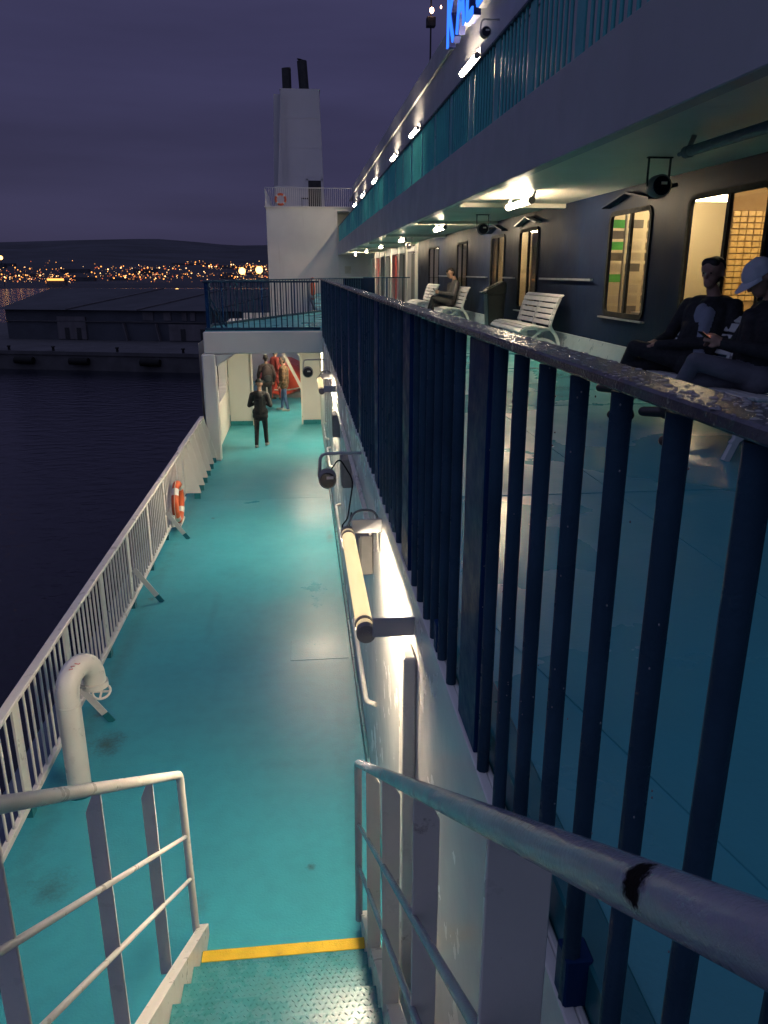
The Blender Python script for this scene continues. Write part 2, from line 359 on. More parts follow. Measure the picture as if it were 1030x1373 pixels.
def solo(name, mb, m, label=None, cat=None, loc=(0, 0, 0), group=None, kind=None, bevel=0):
    me = mb.mesh(name, loc, bevel); mats_of(me, m); o = bpy.data.objects.new(name, me); col.objects.link(o); o.location = loc
    WP[o.name] = Vector(loc); props(o, label, cat, group, kind); return o
def struct(name, mb, m, bevel=0): return solo(name, mb, m, kind='structure', bevel=bevel)
def inst(name, me, parent, loc, rz=0):
    o = bpy.data.objects.new(name, me); col.objects.link(o); o.parent = parent
    o.location = Vector(loc) - wpos(parent); o.rotation_euler = (0, 0, rz); return o
def kids(o): return [c for c in bpy.data.objects if c.parent == o]
def dup(o, loc, label=None, rz=None, parent=None):
    c = o.copy(); col.objects.link(c); c.parent = parent
    if parent is None:
        c.location = loc
        if rz is not None: c.rotation_euler = (0, 0, rz)
        if label: c['label'] = label
    WP[c.name] = Vector(loc) if parent is None else wpos(parent)
    for k in kids(o): dup(k, None, parent=c)
    return c
def arc(c, r, a0, a1, n, plane):
    out = []
    for i in range(n + 1):
        a = a0 + (a1 - a0) * i / n; p = (math.cos(a) * r, math.sin(a) * r)
        out.append({'xz': (c[0] + p[0], c[1], c[2] + p[1]), 'yz': (c[0], c[1] + p[0], c[2] + p[1]), 'xy': (c[0] + p[0], c[1] + p[1], c[2])}[plane])
    return out
def fillet(pts, r, n=5):
    P = [Vector(p) for p in pts]; out = [P[0]]
    for i in range(1, len(P) - 1):
        a = (P[i - 1] - P[i]); b = (P[i + 1] - P[i]); rr = min(r, a.length * .45, b.length * .45)
        p0 = P[i] + a.normalized() * rr; p1 = P[i] + b.normalized() * rr
        for k in range(n + 1):
            t = k / n; out.append(p0 * (1 - t) ** 2 + P[i] * 2 * t * (1 - t) + p1 * t * t)
    out.append(P[-1]); return out

# ------------------------------------------------------------------ sea, hills, far shore
UD = 3.08      # upper deck level, lower deck is 0
SEA = -10.5
struct('sea', MB().add([(-9000, -2500, SEA), (9000, -2500, SEA), (9000, 9000, SEA), (-9000, 9000, SEA)], [(0, 1, 2, 3)]), 'sea')
hx = [-6000, -3400, -1500, -1100, -700, -500, -330, -120, 60, 400, 1500, 4000, 7000]
hz = [150, 150, 150, 160, 166, 152, 136, 140, 152, 165, 140, 160, 140]
mb = MB(); NX, NY = 120, 14; rr = random.Random(3)
vs = []
for j in range(NY + 1):
    t = j / NY; y = 830 + t * 3400
    for i in range(NX + 1):
        x = -6000 + 12000 * i / NX
        sx = x * 4000 / y if t < .95 else x
        h = np.interp(x * (4000 / y) ** .5, hx, hz)
        prof = (t ** 1.25) * h * (4230 / 4000)
        rough = (math.sin(x * .011 + j * 1.7) * 5 + math.sin(x * .004 + j * .9) * 9 + rr.uniform(-2, 2)) * (t * (1 - t) * 3)
        vs.append((x, y + 60 * math.sin(x * .003), -10.6 + prof + rough))
fs = [(j * (NX + 1) + i, j * (NX + 1) + i + 1, (j + 1) * (NX + 1) + i + 1, (j + 1) * (NX + 1) + i) for j in range(NY) for i in range(NX)]
hv = np.array(vs)
mb.add(vs, fs, 0, True); struct('hills', mb, 'hill')
def hill_z(x, y):
    d = (hv[:, 0] - x) ** 2 + (hv[:, 1] - y) ** 2; k = np.argsort(d)[:4]
    w = 1 / (d[k] + 30); return float((hv[k, 2] * w).sum() / w.sum())
# the shore of the far harbour: lights past counting
mb = MB()
def speck(x, y, z, r, mi): mb.ell((x, y, z), (r, r, r), 6, 3, mi)
def px_x(px, y): return y * (px - 402) / 1030 * 1.02
clusters = [(-20, 130, 170, .0, 1), (30, 125, 90, .07, 1), (60, 130, 46, .06, .7), (140, 215, 50, .08, 1), (150, 260, 90, .09, 1), (185, 245, 60, .035, 1), (205, 240, 30, .09, 1),
            (240, 362, 130, .05, 1), (262, 292, 26, .28, .7), (290, 362, 70, .2, .8), (-200, -20, 90, .03, 1), (70, 130, 14, .18, .4), (320, 420, 60, .14, .8), (325, 364, 40, .04, 1)]
for (a, bb, n, hgt, br) in clusters:
    for k in range(n):
        u_ = rnd.random(); px = a + (bb - a) * u_
        y = 880 + rnd.random() ** 2.2 * 300 + hgt * 2200 * rnd.uniform(.6, 1.3)
        x = px_x(px, y)
        z = (hill_z(x, y) if y > 1000 else -9) + rnd.uniform(2, 8)
        s = y / 1030
        r = s * rnd.choice([.22, .28, .36, .46, .62, .85]) * (1 if br > .75 else .75)
        speck(x, y, z, r, rnd.choice([0, 0, 0, 1, 2, 2, 3, 3, 3, 3, 4]))
solo('city_lights', mb, ['city_a', 'city_b', 'city_c', 'city_d', 'city_e'], 'scattered amber lights of the city on the far hillside', 'city lights', kind='stuff')
mb = MB()
for k in range(46):      # dark blocks of the far town, too small to tell apart
    y = 900 + rnd.random() * 900; x = px_x(rnd.uniform(-250, 430), y); z = hill_z(x, y) if y > 1000 else -9.5
    w = rnd.uniform(6, 20); mb.box(x - w, x + w, y, y + 14, z - 6, z + rnd.uniform(1.5, 5))
solo('far_town', mb, 'warehouse', 'dark mass of low town buildings behind the far shore', 'town', kind='stuff')
mb = MB().box(-1500, 900, 806, 840, SEA - 2, -10.15); struct('far_shore', mb, 'concrete')
def far_lamp(px, y, z, r, label):
    x = px_x(px, y); t = thing('harbour_lamp', label, 'lamp', (x, y, -9), 'large harbour lamps')
    part('pole', MB().tube([(x, y, -9), (x, y, z)], .25, 6), 'dark_steel', t)
    part('lamp_head', MB().ell((x, y, z), (r, r, r), 10, 6), 'city_big', t)
far_lamp(250.5, 330, -3.2, 1.35, 'lone bright amber lamp low above the warehouse roof ridge')
far_lamp(331, 800, 5.5, 3.3, 'bright amber lamp above wing fence, second from the funnel block')
far_lamp(352, 800, 6.5, 3.5, 'bright amber lamp above wing fence, closest to the funnel block')
far_lamp(47, 800, 17.5, 1.9, 'white lamp on the tall thin mast above the harbour lights')
t = thing('harbour_building', 'low harbour building glowing amber along its lit eave', 'building', (px_x(107, 830), 830, -8.6))
bx = px_x(107, 830)
part('wall', MB().box(bx - 9, bx + 9, 830, 838, -8.6, -3), 'warehouse_pale', t)
part('lit_eave', MB().box(bx - 8, bx + 8, 829.4, 829.9, -3.6, -1.6), 'city_a', t)
part('roof', MB().prism([(bx - 10, -3), (bx + 10, -3), (bx + 5, -.5), (bx - 5, -.5)], 'y', 829.9, 838), 'roof', t)
t = thing('moored_ship', 'small pale ship lit white at its quay far left', 'ship', (px_x(31, 815), 801, SEA))
bx = px_x(31, 815)
part('hull', MB().prism([(bx - 11, -7), (bx + 12, -7), (bx + 9, SEA), (bx - 9, SEA)], 'y', 798, 806), 'hull', t)
part('superstructure', MB().box(bx - 5, bx + 4, 799, 805, -7, -1.5).box(bx - 3, bx + 1, 800, 804, -1.5, 2), 'white', t)
part('deck_light', MB().box(bx - 4, bx + 3, 798.3, 798.8, -3, -1.4), 'city_b', t)

# ------------------------------------------------------------------ quay and warehouse
d0 = Vector((-48.3, 131.2, 0)); d1 = Vector((-15.4, 121.8, 0)); qd = (d1 - d0).normalized(); qn = Vector((-qd.y, qd.x, 0))
def Q(s, t, z): p = d0 + qd * s + qn * t; return (p.x, p.y, z)
def qbox(mb, s0, s1, t0, t1, z0, z1, mi=0):
    v = [Q(s, t, z) for z in (z0, z1) for t in (t0, t1) for s in (s0, s1)]
    return mb.add(v, [(0, 2, 3, 1), (4, 5, 7, 6), (0, 1, 5, 4), (2, 6, 7, 3), (0, 4, 6, 2), (1, 3, 7, 5)], mi)
mb = MB(); qbox(mb, -90, 160, 0, 66, SEA - 3, -7.62); struct('quay', mb, 'concrete')
mb = MB(); qbox(mb, -90, 160, -.25, 0, -8.1, -7.55); struct('quay_kerb', mb, 'concrete')
for k, s in enumerate((4.5, 14, 26)):
    p = Vector(Q(s, -.5, -9.2)); mb = MB()
    mb.tube([Q(s - 1.6, -.55, -9), Q(s + 1.6, -.55, -9)], .55, 10)
    solo('fender', mb, 'black', ('leftmost', 'middle', 'rightmost')[k] + ' of three black rubber fenders hanging on quay face', 'fender', p, 'fenders along the quay')
for k, s in enumerate((1.2, 9, 20, 31)):
    p = Vector(Q(s, .7, -7.62)); mb = MB()
    mb.tube([p, p + Vector((0, 0, .55)), p + Vector((0, 0, .6)), p + Vector((0, 0, .8))], [.22, .18, .34, .25], 10)
    solo('bollard', mb, 'dark_steel', ('first', 'second', 'third', 'fourth')[k] + ' from the left of four dark bollards on quay', 'bollard', p, 'bollards along the quay')
wh = thing('warehouse', 'long dark harbour warehouse with low hipped roof on quay', 'warehouse', Q(0, 24, -7.62))
WL, WR_, T0, T1 = -13, 150, 21, 62
mb = MB(); qbox(mb, WL, WR_, T0, T1, -7.62, -2.2); part('wall', mb, 'warehouse', wh)
v = [Q(WL - 1, T0 - 1, -2.2), Q(WR_, T0 - 1, -2.2), Q(WR_, T1 + 1, -2.2), Q(WL - 1, T1 + 1, -2.2), Q(WL - 3.5, 42, 1.1), Q(WR_, 42, 1.1)]
rf = part('roof', MB().add(v, [(0, 1, 5, 4), (1, 2, 5), (2, 3, 4, 5), (3, 0, 4), (0, 3, 2, 1)]), 'roof', wh)
for s in (6, 20, 34, 48):
    mb = MB(); mb.bar(Q(s - 6, T0 - .9, -2.05), Q(s + 3, 42, 1.2), .35, .2); part('roof_rib', mb, 'warehouse_pale', wh)
mb = MB(); qbox(mb, WL, WR_, T0 - .35, T0 - .02, -4.35, -4.15); part('canopy_beam', mb, 'concrete', wh)
for (s0, s1, z0, z1) in ((-2.5, 3.2, -7.5, -3.4), (19.5, 28.5, -7.5, -4.6)):
    mb = MB(); qbox(mb, s0, s1, T0 - .3, T0 - .02, z0, z1); b_ = part('plastered_bay', mb, 'warehouse_pale', wh)
    for q in range(2):
        mb = MB(); ss = s0 + (s1 - s0) * (.25 + .42 * q); qbox(mb, ss, ss + .9, T0 - .36, T0 - .31, -7.5, -5.4); part('door', mb, 'dark_steel', b_)
for (s, w) in ((14.6, 2.0), (18.6, 1.4), (22.1, .9), (23.7, .9), (34, 1.4), (40, 2)):
    mb = MB(); qbox(mb, s, s + w, T0 - .2, T0 - .02, -3.95, -2.5); part('window', mb, 'warehouse_pale', wh)
for s in (11.5, 17.8, 31):
    mb = MB(); mb.add([Q(s, T0 - .4, -7.6), Q(s + 1.0, T0 - .4, -7.6), Q(s + .3, T0 - .4, -4.6), Q(s - .7, T0 - .4, -4.6)], [(0, 1, 2, 3)])
    mb2 = MB(); mb2.bar(Q(s, T0 - .5, -7.6), Q(s - .6, T0 - .5, -4.5), .8, .2); part('buttress', mb2, 'warehouse_pale', wh)

# ------------------------------------------------------------------ ship: decks and hull
struct('lower_deck', MB().box(-2.46, .55, -6, 52, -.25, 0), 'deck')
struct('hull_side', MB().box(-2.75, -2.47, -40, 70, SEA - 1, -.02).box(-2.46, 9, -40, 70, SEA - 1, -.3), 'hull')
mb = MB().box(.60, 4.4, -8, 52, UD - .2, UD)
struct('upper_deck', mb, 'upper_deck')
wing = [(-2.24, 18.72), (.596, 18.72), (.596, 27.2), (-2.24, 20.4)]
mb = MB().prism(wing, 'z', UD - .16, UD - .002); struct('wing_deck', mb, 'upper_deck')
mb = MB().prism([(.58, 27.3), (.598, 27.3), (2.5, 31.9), (4.39, 31.9), (4.39, 31.86), (2.52, 31.86)], 'z', UD - .3, UD + .06)
struct('landing_deck', MB().box(-1.1, .597, -6, -.32, UD - .2, UD - .004), 'upper_deck')
# coaming between white wall and fence, weld seams on the decks
mb = MB().box(.52, .598, -6, 18.7, 2.86, UD + .012).box(.505, .516, -6, 1.055, -.0, 2.98); struct('deck_coaming', mb, 'teal', bevel=.006)
mb = MB()
mb.bar((.53 + .15, 2.75, UD), (1.15, .5, UD), .012, .012)
for y in (4.4, 7.6, 10.4, 13.8): mb.bar((.62, y, UD), (4.3, y, UD), .02, .010)
mb.bar((1.9, -4, UD), (1.9, 30, UD), .02, .01)
struct('upper_deck_seams', mb, 'upper_deck')
mb = MB()
for y in (3.1 + 3.0 * k for k in range(4, 16, 3)): mb.bar((-2.4, y, 0), (.5, y, 0), .014, .003)
struct('lower_deck_seams', mb, 'deck')
mb = MB().box(-.25, .44, 8.2, 8.72, 0, .005); struct('deck_doubler_plate', mb, 'deck', bevel=.002)

# side wall between the two decks
mb = MB().box(.50, .517, 1.06, 18.49, 0, 2.985); mb.box(.47, .4995, 1.06, 18.49, 2.93, 2.985)
struct('side_wall', mb, 'wall', bevel=.004)
mb = MB().box(.47, .4985, 4.6, 18.45, 0.0, .14); struct('wall_skirting', mb, 'teal', bevel=.003)

# bridge over the lower deck: beam, pillar, end wall with doorway
mb = MB(); NB = 10
for (x0, x1) in ((-2.27, .5),):
    mb.box(x0, x1, 18.5, 18.70, 2.56, UD - .02)
    mb.box(x0, x1, 18.70, 23.1, 2.80, UD - .165)
struct('wing_beam', mb, 'white', bevel=.02)
mb = MB().prism([(-2.34, 18.48), (-2.02, 18.48), (-2.02, 18.72), (-2.34, 18.72)], 'z', 0.0, 2.559)
mb.prism([(-2.03, 2.556), (-1.55, 2.556), (-2.03, 2.25)], 'y', 18.52, 18.68)
struct('wing_pillar', mb, 'white', bevel=.03)
def holed_panel(mb, plane_x, y0, y1, z0, z1, hy0, hy1, hz0, hz1, r, depth, n=5, mi=0):
    """panel in the plane x=plane_x with a rounded hole; jambs run `depth` in +x"""
    inner = []
    for (cy, cz, a0) in ((hy1 - r, hz1 - r, 0), (hy0 + r, hz1 - r, 90), (hy0 + r, hz0 + r, 180), (hy1 - r, hz0 + r, 270)):
        for k in range(n + 1):
            a = R(a0 + 90 * k / n); inner.append((cy + r * math.cos(a), cz + r * math.sin(a)))
    outer = []
    for q, (oy, oz) in enumerate(((y1, z1), (y0, z1), (y0, z0), (y1, z0))):
        for k in range(n + 1):
            outer.append((oy, oz))
    N = len(inner)
    vv = [(plane_x, p[0], p[1]) for p in outer] + [(plane_x, p[0], p[1]) for p in inner] + [(plane_x + depth, p[0], p[1]) for p in inner]
    ff = []
    for i in range(N):
        j = (i + 1) % N
        if outer[i] == outer[j]: ff.append((i, N + j, N + i))
        else: ff.append((i, j, N + j, N + i))
        ff.append((N + i, N + j, 2 * N + j, 2 * N + i))
    mb.add(vv, ff, mi); return inner
mb = MB()
holed_panel(mb, -2.20, 18.72, 23.1, 0.0, 2.79, 18.95, 22.6, 1.1, 2.3, .35, -.22)
holed_panel(mb, -2.42, 18.72, 23.1, 0.0, 2.79, 18.95, 22.6, 1.1, 2.3, .35, .01)
struct('wing_side_wall', mb, 'white')
mb = MB()
mb.box(-2.19, -1.50, 23.1, 23.25, 0, 2.80); mb.box(-.05, .5, 23.1, 23.25, 0, 2.80); mb.box(-1.50, -.05, 23.1, 23.25, 2.12, 2.80)
struct('doorway_wall', mb, 'cladding', bevel=.01)
mb = MB().box(-2.19, -1.51, 23.04, 23.097, 0, .13).box(-.06, .5, 23.04, 23.097, 0, .13); struct('doorway_skirting', mb, 'teal')
mb = MB()
for x in (-1.52, -.08): mb.box(x, x + .05, 23.02, 23.10, .0 if x < -1 else .0, 2.14)
mb.box(-1.52, -.03, 23.02, 23.10, 2.14, 2.2); struct('doorway_frame', mb, 'white_rail', bevel=.004)
mb = MB().box(.50, .52, 18.5, 52, 0, UD - .21); mb.box(-2.4, -2.36, 23.26, 52, 0, 1.15); struct('inner_side_wall', mb, 'cladding')
struct('rear_bulkhead', MB().box(-2.35, .49, 33.0, 33.2, 0, UD - .3), 'white')
struct('passage_ceiling', MB().box(-2.35, .49, 23.26, 26.9, 2.82, 2.9), 'soffit')

# bulwark beyond the open railing, with its stays
bw = thing('bulwark', 'white solid bulwark with upright stays beyond the lifebuoy', 'bulwark', (-2.42, 16, 0))
part('plate', MB().box(-2.44, -2.42, 14.95, 18.47, .12, 1.08), 'white', bw)
part('cap_rail', MB().box(-2.47, -2.37, 14.95, 18.47, 1.08, 1.115), 'white_rail', bw, bevel=.008)
st = MB().prism([(0, .12), (.30, .12), (.06, 1.07), (0, 1.07)], 'y', -.012, .012).mesh('stay'); mats_of(st, 'white')
for k in range(6): inst('stay', st, bw, (-2.418, 15.25 + .62 * k, 0))
ft = MB().prism([(.16, 0), (.28, 0), (.28, .118), (.16, .118)], 'y', -.011, .011).mesh('stay_foot'); mats_of(ft, 'teal')
for k in range(6): inst('stay_foot', ft, bw, (-2.418, 15.25 + .62 * k, 0))

# ------------------------------------------------------------------ fences
def fence(name, label, a, b, z0, z1, pitch, plate, m_bal, m_rail, r=.015, rail='flat', bottom=True, group=None, plate_w=.14, first=None, railw=.08, bottom_z=None, near=None):
    a = Vector((a[0], a[1], 0)); b = Vector((b[0], b[1], 0)); d = (b - a); L = d.length; d.normalize(); n = Vector((-d.y, d.x, 0))
    rz = math.atan2(d.y, d.x)
    t = thing(name, label, 'railing', (a.x, a.y, z0), group)
    h = z1 - z0
    if rail == 'flat':
        mb = MB(); mb.bar((a.x, a.y, z1 - .02), (b.x, b.y, z1 - .02), railw, .04); part('top_rail', mb, m_rail, t, bevel=.008)
    elif rail == 'strip':
        mb = MB(); mb.bar((a.x, a.y, z1 - .010), (b.x, b.y, z1 - .010), .082, .020); part('top_rail', mb, m_rail, t, bevel=.004)
    else:
        mb = MB(); N = max(2, int(L / .5)); mb.tube([a + d * (L * i / N) + Vector((0, 0, z1 - .026)) for i in range(N + 1)], .030, 12, sx=1.35, sy=.9); part('top_rail', mb, m_rail, t)
    bz = z0 if bottom_z is None else bottom_z
    if bottom:
        mb = MB(); mb.bar((a.x, a.y, bz + .03), (b.x, b.y, bz + .03), .05, .06); part('bottom_rail', mb, m_bal, t, bevel=.006)
    lo = bz + .06 if bottom else z0
    bal = MB().cyl((0, 0, lo - z0), (0, 0, h - .03), r, 8).mesh('baluster'); mats_of(bal, m_bal)
    pl = MB().box(-plate_w / 2, plate_w / 2, -.011, .011, lo - z0, h - .03).mesh('post', bevel=.003); mats_of(pl, 'navy_post' if m_bal == 'navy' else m_bal)
    s = first if first is not None else plate / 2; plates = []
    while s < L - .03: plates.append(s); s += plate
    for s in plates:
        p = a + d * s; inst('post', pl, t, (p.x, p.y, z0), rz)
    edges = [(-plate_w)] + plates + [L + plate_w]
    for i in range(len(edges) - 1):
        s0 = max(0, edges[i] + plate_w / 2); s1 = min(L, edges[i + 1] - plate_w / 2)
        if near and i == 0:
            for y in near: inst('baluster', bal, t, (a.x, y, z0), rz)
            continue
        k = int(round((s1 - s0) / pitch))
        for q in range(1, k):
            p = a + d * (s0 + (s1 - s0) * q / k); inst('baluster', bal, t, (p.x, p.y, z0), rz)
    return t
fl = fence('deck_railing', 'white open railing at the seaward edge of lower deck', (-2.40, 1.4), (-2.40, 14.93), .06, 1.12, .135, 1.41, 'white_rail', 'white_rail', .0125, first=.09, railw=.09, bottom_z=.09)
br = MB(); br.bar((.02, 0, .50), (.29, 0, .10), .07, .012, up=(0, 1, 0))
bme = br.mesh('brace'); mats_of(bme, 'white_rail')
brf = MB(); brf.bar((.292, 0, .098), (.36, 0, .0), .07, .014, up=(0, 1, 0)); bfm = brf.mesh('brace_foot'); mats_of(bfm, 'teal')
for y in (4.0, 7.1, 10.1, 12.75):
    inst('brace', bme, fl, (-2.40, y, 0)); inst('brace_foot', bfm, fl, (-2.40, y, 0))
fm = MB().box(-.03, .03, -.05, .05, 0, .092).mesh('fence_foot'); mats_of(fm, 'teal')
for k in range(10): inst('fence_foot', fm, fl, (-2.40, 1.5 + 1.41 * k, 0))

fm_ = fence('upper_railing', 'tall navy railing with wet rusty top along upper deck edge', (.49, -1.0), (.49, 18.62), 2.985, 4.235, .185, 1.50, 'navy', 'rail_wet', .0185, rail='strip', bottom=False, plate_w=.24, first=3.09, near=[1.89 - .187 * k for k in range(16)])
bk = MB().box(-.01, .045, -.03, .03, -.02, .10).mesh('bracket', bevel=.004); mats_of(bk, 'navy_post')
for k in range(13): inst('bracket', bk, fm_, (.485, -.35 + 1.5 * k, 3.0))
mb = MB(); rd = random.Random(11)
for k in range(1500):
    y = .45 + 8 * rd.random() ** 2.0; r_ = rd.choice([.0012, .0016, .002, .0028, .0036, .005])
    mb.ell((.49 + rd.uniform(-.038, .038), y, 4.2352), (r_ * rd.uniform(.9, 1.5), r_ * rd.uniform(.9, 1.8), r_ * .45), 8, 4)
for k in range(60):
    i = rd.choice([1.3, 1.1, .93, .78, 1.5, 1.7, 1.9]); a_ = rd.uniform(2.6, 5.6)
    mb.ell((.49 + .0188 * math.cos(a_), i + .0188 * math.sin(a_), rd.uniform(3.3, 4.2)), (.0016, .0016, .0022), 6, 4)
part('water_drops', mb, 'water', fm_, kind='stuff')
fence('wing_railing', 'navy railing along the front edge of the bridge wing', (-2.22, 18.74), (.44, 18.74), UD, 4.19, .13, 2.6, 'navy', 'navy', .013, first=.06, plate_w=.08)
f2 = fence('wing_railing', 'navy railing along the seaward end of the bridge wing', (-2.22, 18.80), (-2.22, 20.35), UD, 4.19, .36, 1.5, 'navy', 'navy', .02, first=.3, plate_w=.16)
for y in (19.1, 19.9):
    part('brace', MB().bar((-2.20, y, 3.75), (-1.86, y, UD + .01), .04, .012, up=(0, 1, 0)), 'navy', f2)
fence('wing_railing', 'navy railing slanting across the far side of bridge wing', (-2.20, 20.40), (2.45, 31.75), UD, 4.19, .22, 2.4, 'navy', 'navy', .013, first=.5, plate_w=.08)
f4 = fence('deck_gate', 'navy slatted gate closing the upper deck beyond the benches', (2.50, 31.85), (4.38, 31.85), UD, 4.20, .16, 1.9, 'navy', 'navy', .013, first=.95, plate_w=.06)
part('gate_panel', MB().box(1.7, 2.95, 31.80, 31.83, UD + .05, 4.16), 'navy_wall', f4)

# ------------------------------------------------------------------ lower-deck fittings
def ring(c, Rr, r, axis, seg=28, tseg=10):
    pts = []
    for k in range(seg):
        a = 2 * math.pi * k / seg
        u_, v_ = math.cos(a) * Rr, math.sin(a) * Rr
        pts.append({'x': (c[0], c[1] + u_, c[2] + v_), 'y': (c[0] + u_, c[1], c[2] + v_)}[axis])
    return pts
def lifebuoy(c, D, r, axis, label, group='orange lifebuoys on the railings', m='orange'):
    t = thing('lifebuoy', label, 'lifebuoy', c, group)
    part('ring', MB().tube(ring(c, D / 2 - r, r, axis), r, 12, closed=True), m, t)
    for k in range(4):
        mb = MB(); a0 = R(45 + 90 * k); P = []
        for q in range(5):
            a = a0 + R(-11 + 5.5 * q); u_, v_ = math.cos(a) * (D / 2 - r), math.sin(a) * (D / 2 - r)
            P.append({'x': (c[0], c[1] + u_, c[2] + v_), 'y': (c[0] + u_, c[1], c[2] + v_)}[axis])
        mb.tube(P, r * 1.035, 12, caps=False); part('tape_band', mb, 'tape', t)
    mb = MB(); P = ring(c, D / 2 + .012, r, axis, 36)
    mb.tube(P, .006, 6, closed=True); part('grab_rope', mb, 'rope', t)
    return t
lb = lifebuoy((-2.27, 13.35, .50), .76, .062, 'x', 'orange lifebuoy with pale bands hung on the white railing')
part('holder', MB().bar((-2.38, 13.2, .12), (-2.22, 13.2, .12), .03, .03).bar((-2.38, 13.5, .12), (-2.22, 13.5, .12), .03, .03).bar((-2.22, 13.1, .13), (-2.22, 13.6, .13), .02, .04), 'white_rail', lb)
part('buoy_light', MB().cyl((-2.32, 12.98, .16), (-2.32, 12.98, .36), .04, 10), 'tape', lb)

pp = thing('vent_pipe', 'white gooseneck vent pipe standing beside the open railing', 'pipe', (-2.07, 6.0, 0))
P = [(-2.07, 6.0, 0), (-2.07, 6.0, .5), (-2.07, 6.0, .93)]
dv = Vector((.42, .91, 0)).normalized()
for k in range(1, 13):
    a = math.pi - math.pi * k / 12 * 1.0
    P.append(Vector((-2.07, 6.0, .95)) + dv * (.17 + .17 * math.cos(a)) + Vector((0, 0, .17 * math.sin(a) * 1.15)))
e_ = Vector(P[-1]); P.append(e_ - Vector((0, 0, .06)))
part('pipe', MB().tube(P, .098, 20), 'white_rail', pp)
part('weld_ring', MB().tube([(-2.07, 6, .86), (-2.07, 6, .868), (-2.07, 6, .876)], [.099, .1015, .099], 20), 'white_rail', pp)
part('base_flange', MB().tube([(-2.07, 6, 0), (-2.07, 6, .018)], .135, 20), 'teal', pp)
o_ = e_ - Vector((0, 0, .06))
part('outlet_collar', MB().tube([o_ + Vector((0, 0, .02)), o_ - Vector((0, 0, .03))], .115, 18), 'white_rail', pp)
part('valve_wheel', MB().tube([Vector((o_.x + .07 + .075 * math.cos(a), o_.y - .07 + .075 * math.sin(a), o_.z - .05 + .03 * math.sin(a))) for a in [2 * math.pi * k / 18 for k in range(18)]], .011, 8, closed=True)
     .bar((o_.x - .0, o_.y - .07, o_.z - .05), (o_.x + .145, o_.y - .07, o_.z - .05), .015, .012).bar((o_.x + .07, o_.y - .15, o_.z - .08), (o_.x + .07, o_.y, o_.z - .02), .015, .012), 'white_rail', pp)
part('hinge', MB().bar((o_.x - .1, o_.y - .09, o_.z + .02), (o_.x + .06, o_.y - .08, o_.z - .02), .03, .02), 'galv', pp)
# the painted mark on the bend, two small red strokes
pm = MB(); q0 = Vector((-2.0, 6.02, 1.225))
pm.tube([q0 + Vector((-.02, -.05, -.013)), q0 + Vector((.01, -.045, -.012)), q0 + Vector((-.01, -.02, .003)), q0 + Vector((.02, -.015, .0))], .0035, 6)
pm.tube([q0 + Vector((.01, .02, .006)), q0 + Vector((.04, .03, -.006)), q0 + Vector((.045, .05, -.008))], .0035, 6)
part('painted_mark', pm, 'red_paint', pp)

def tube_lamp(name, label, y0, y1, x, z, wallx, group, glow='tube'):
    t = thing(name, label, 'lamp', (x, (y0 + y1) / 2, z), group)
    part('tube', MB().cyl((x, y0 + .03, z), (x, y1 - .03, z), .026, 10), glow, t)
    mb = MB(); vs = []; n = 12; a0, a1 = R(-8), R(186)       # half-round cover, open to deck and wall
    for r_ in (.043, .039):
        for y in (y0, y1):
            for k in range(n + 1):
                a = a0 + (a1 - a0) * k / n; vs.append((x + r_ * math.cos(a), y, z + r_ * math.sin(a)))
    N = n + 1; fs = []
    for k in range(n):
        fs.append((k, k + 1, N + k + 1, N + k)); fs.append((2 * N + k, 2 * N + k + 1, 3 * N + k + 1, 3 * N + k))
    mb.add(vs, fs, 0, True)
    for k in (0, n): mb.add([vs[k], vs[N + k], vs[3 * N + k], vs[2 * N + k]], [(0, 1, 2, 3)])
    part('cover', mb, 'diffuser', t)
    for y in (y0, y1):
        s = -1 if y == y0 else 1
        part('end_cap', MB().cyl((x, y, z), (x, y + s * .045, z), .047, 18).cyl((x, y + s * .045, z), (x, y + s * .05, z), .02, 10), 'grey_plastic', t)
        part('wall_bracket', MB().box(x + .03, wallx - .002, y + s * .05 - .008, y + s * .05 + .008, z - .012, z + .085), 'fascia', t, bevel=.003)
        part('clamp', MB().tube([(x, y - s * .05, z), (x, y - s * .075, z)], .048, 18), 'grey_plastic', t)
    part('supply_cable', MB().tube(fillet([(x, y1 + .02, z + .05), (x + .06, y1 + .16, z + .12), (wallx - .02, y1 + .2, z + .10), (wallx - .012, y1 + .2, z - .2)], .08), .009, 6), 'grey_plastic', t)
    return t
LG = 'tube lamps on the white side wall'
tube_lamp('wall_lamp', 'cream covered tube lamp on white wall above stair foot', 3.40, 4.85, .265, 2.71, .5, LG)
tube_lamp('wall_lamp', 'far cream tube lamp on the white wall near the wing', 11.7, 13.1, .275, 2.66, .5, LG, 'tube_far')
tube_lamp('wall_lamp', 'tube lamp under the bridge wing beside the doorway', 19.6, 21.0, .27, 2.5, .5, LG, 'tube_far')
tube_lamp('passage_lamp', 'tube lamp under ceiling of the passage behind the doorway', 24.3, 25.6, .2, 2.6, .5, LG, 'tube_far')

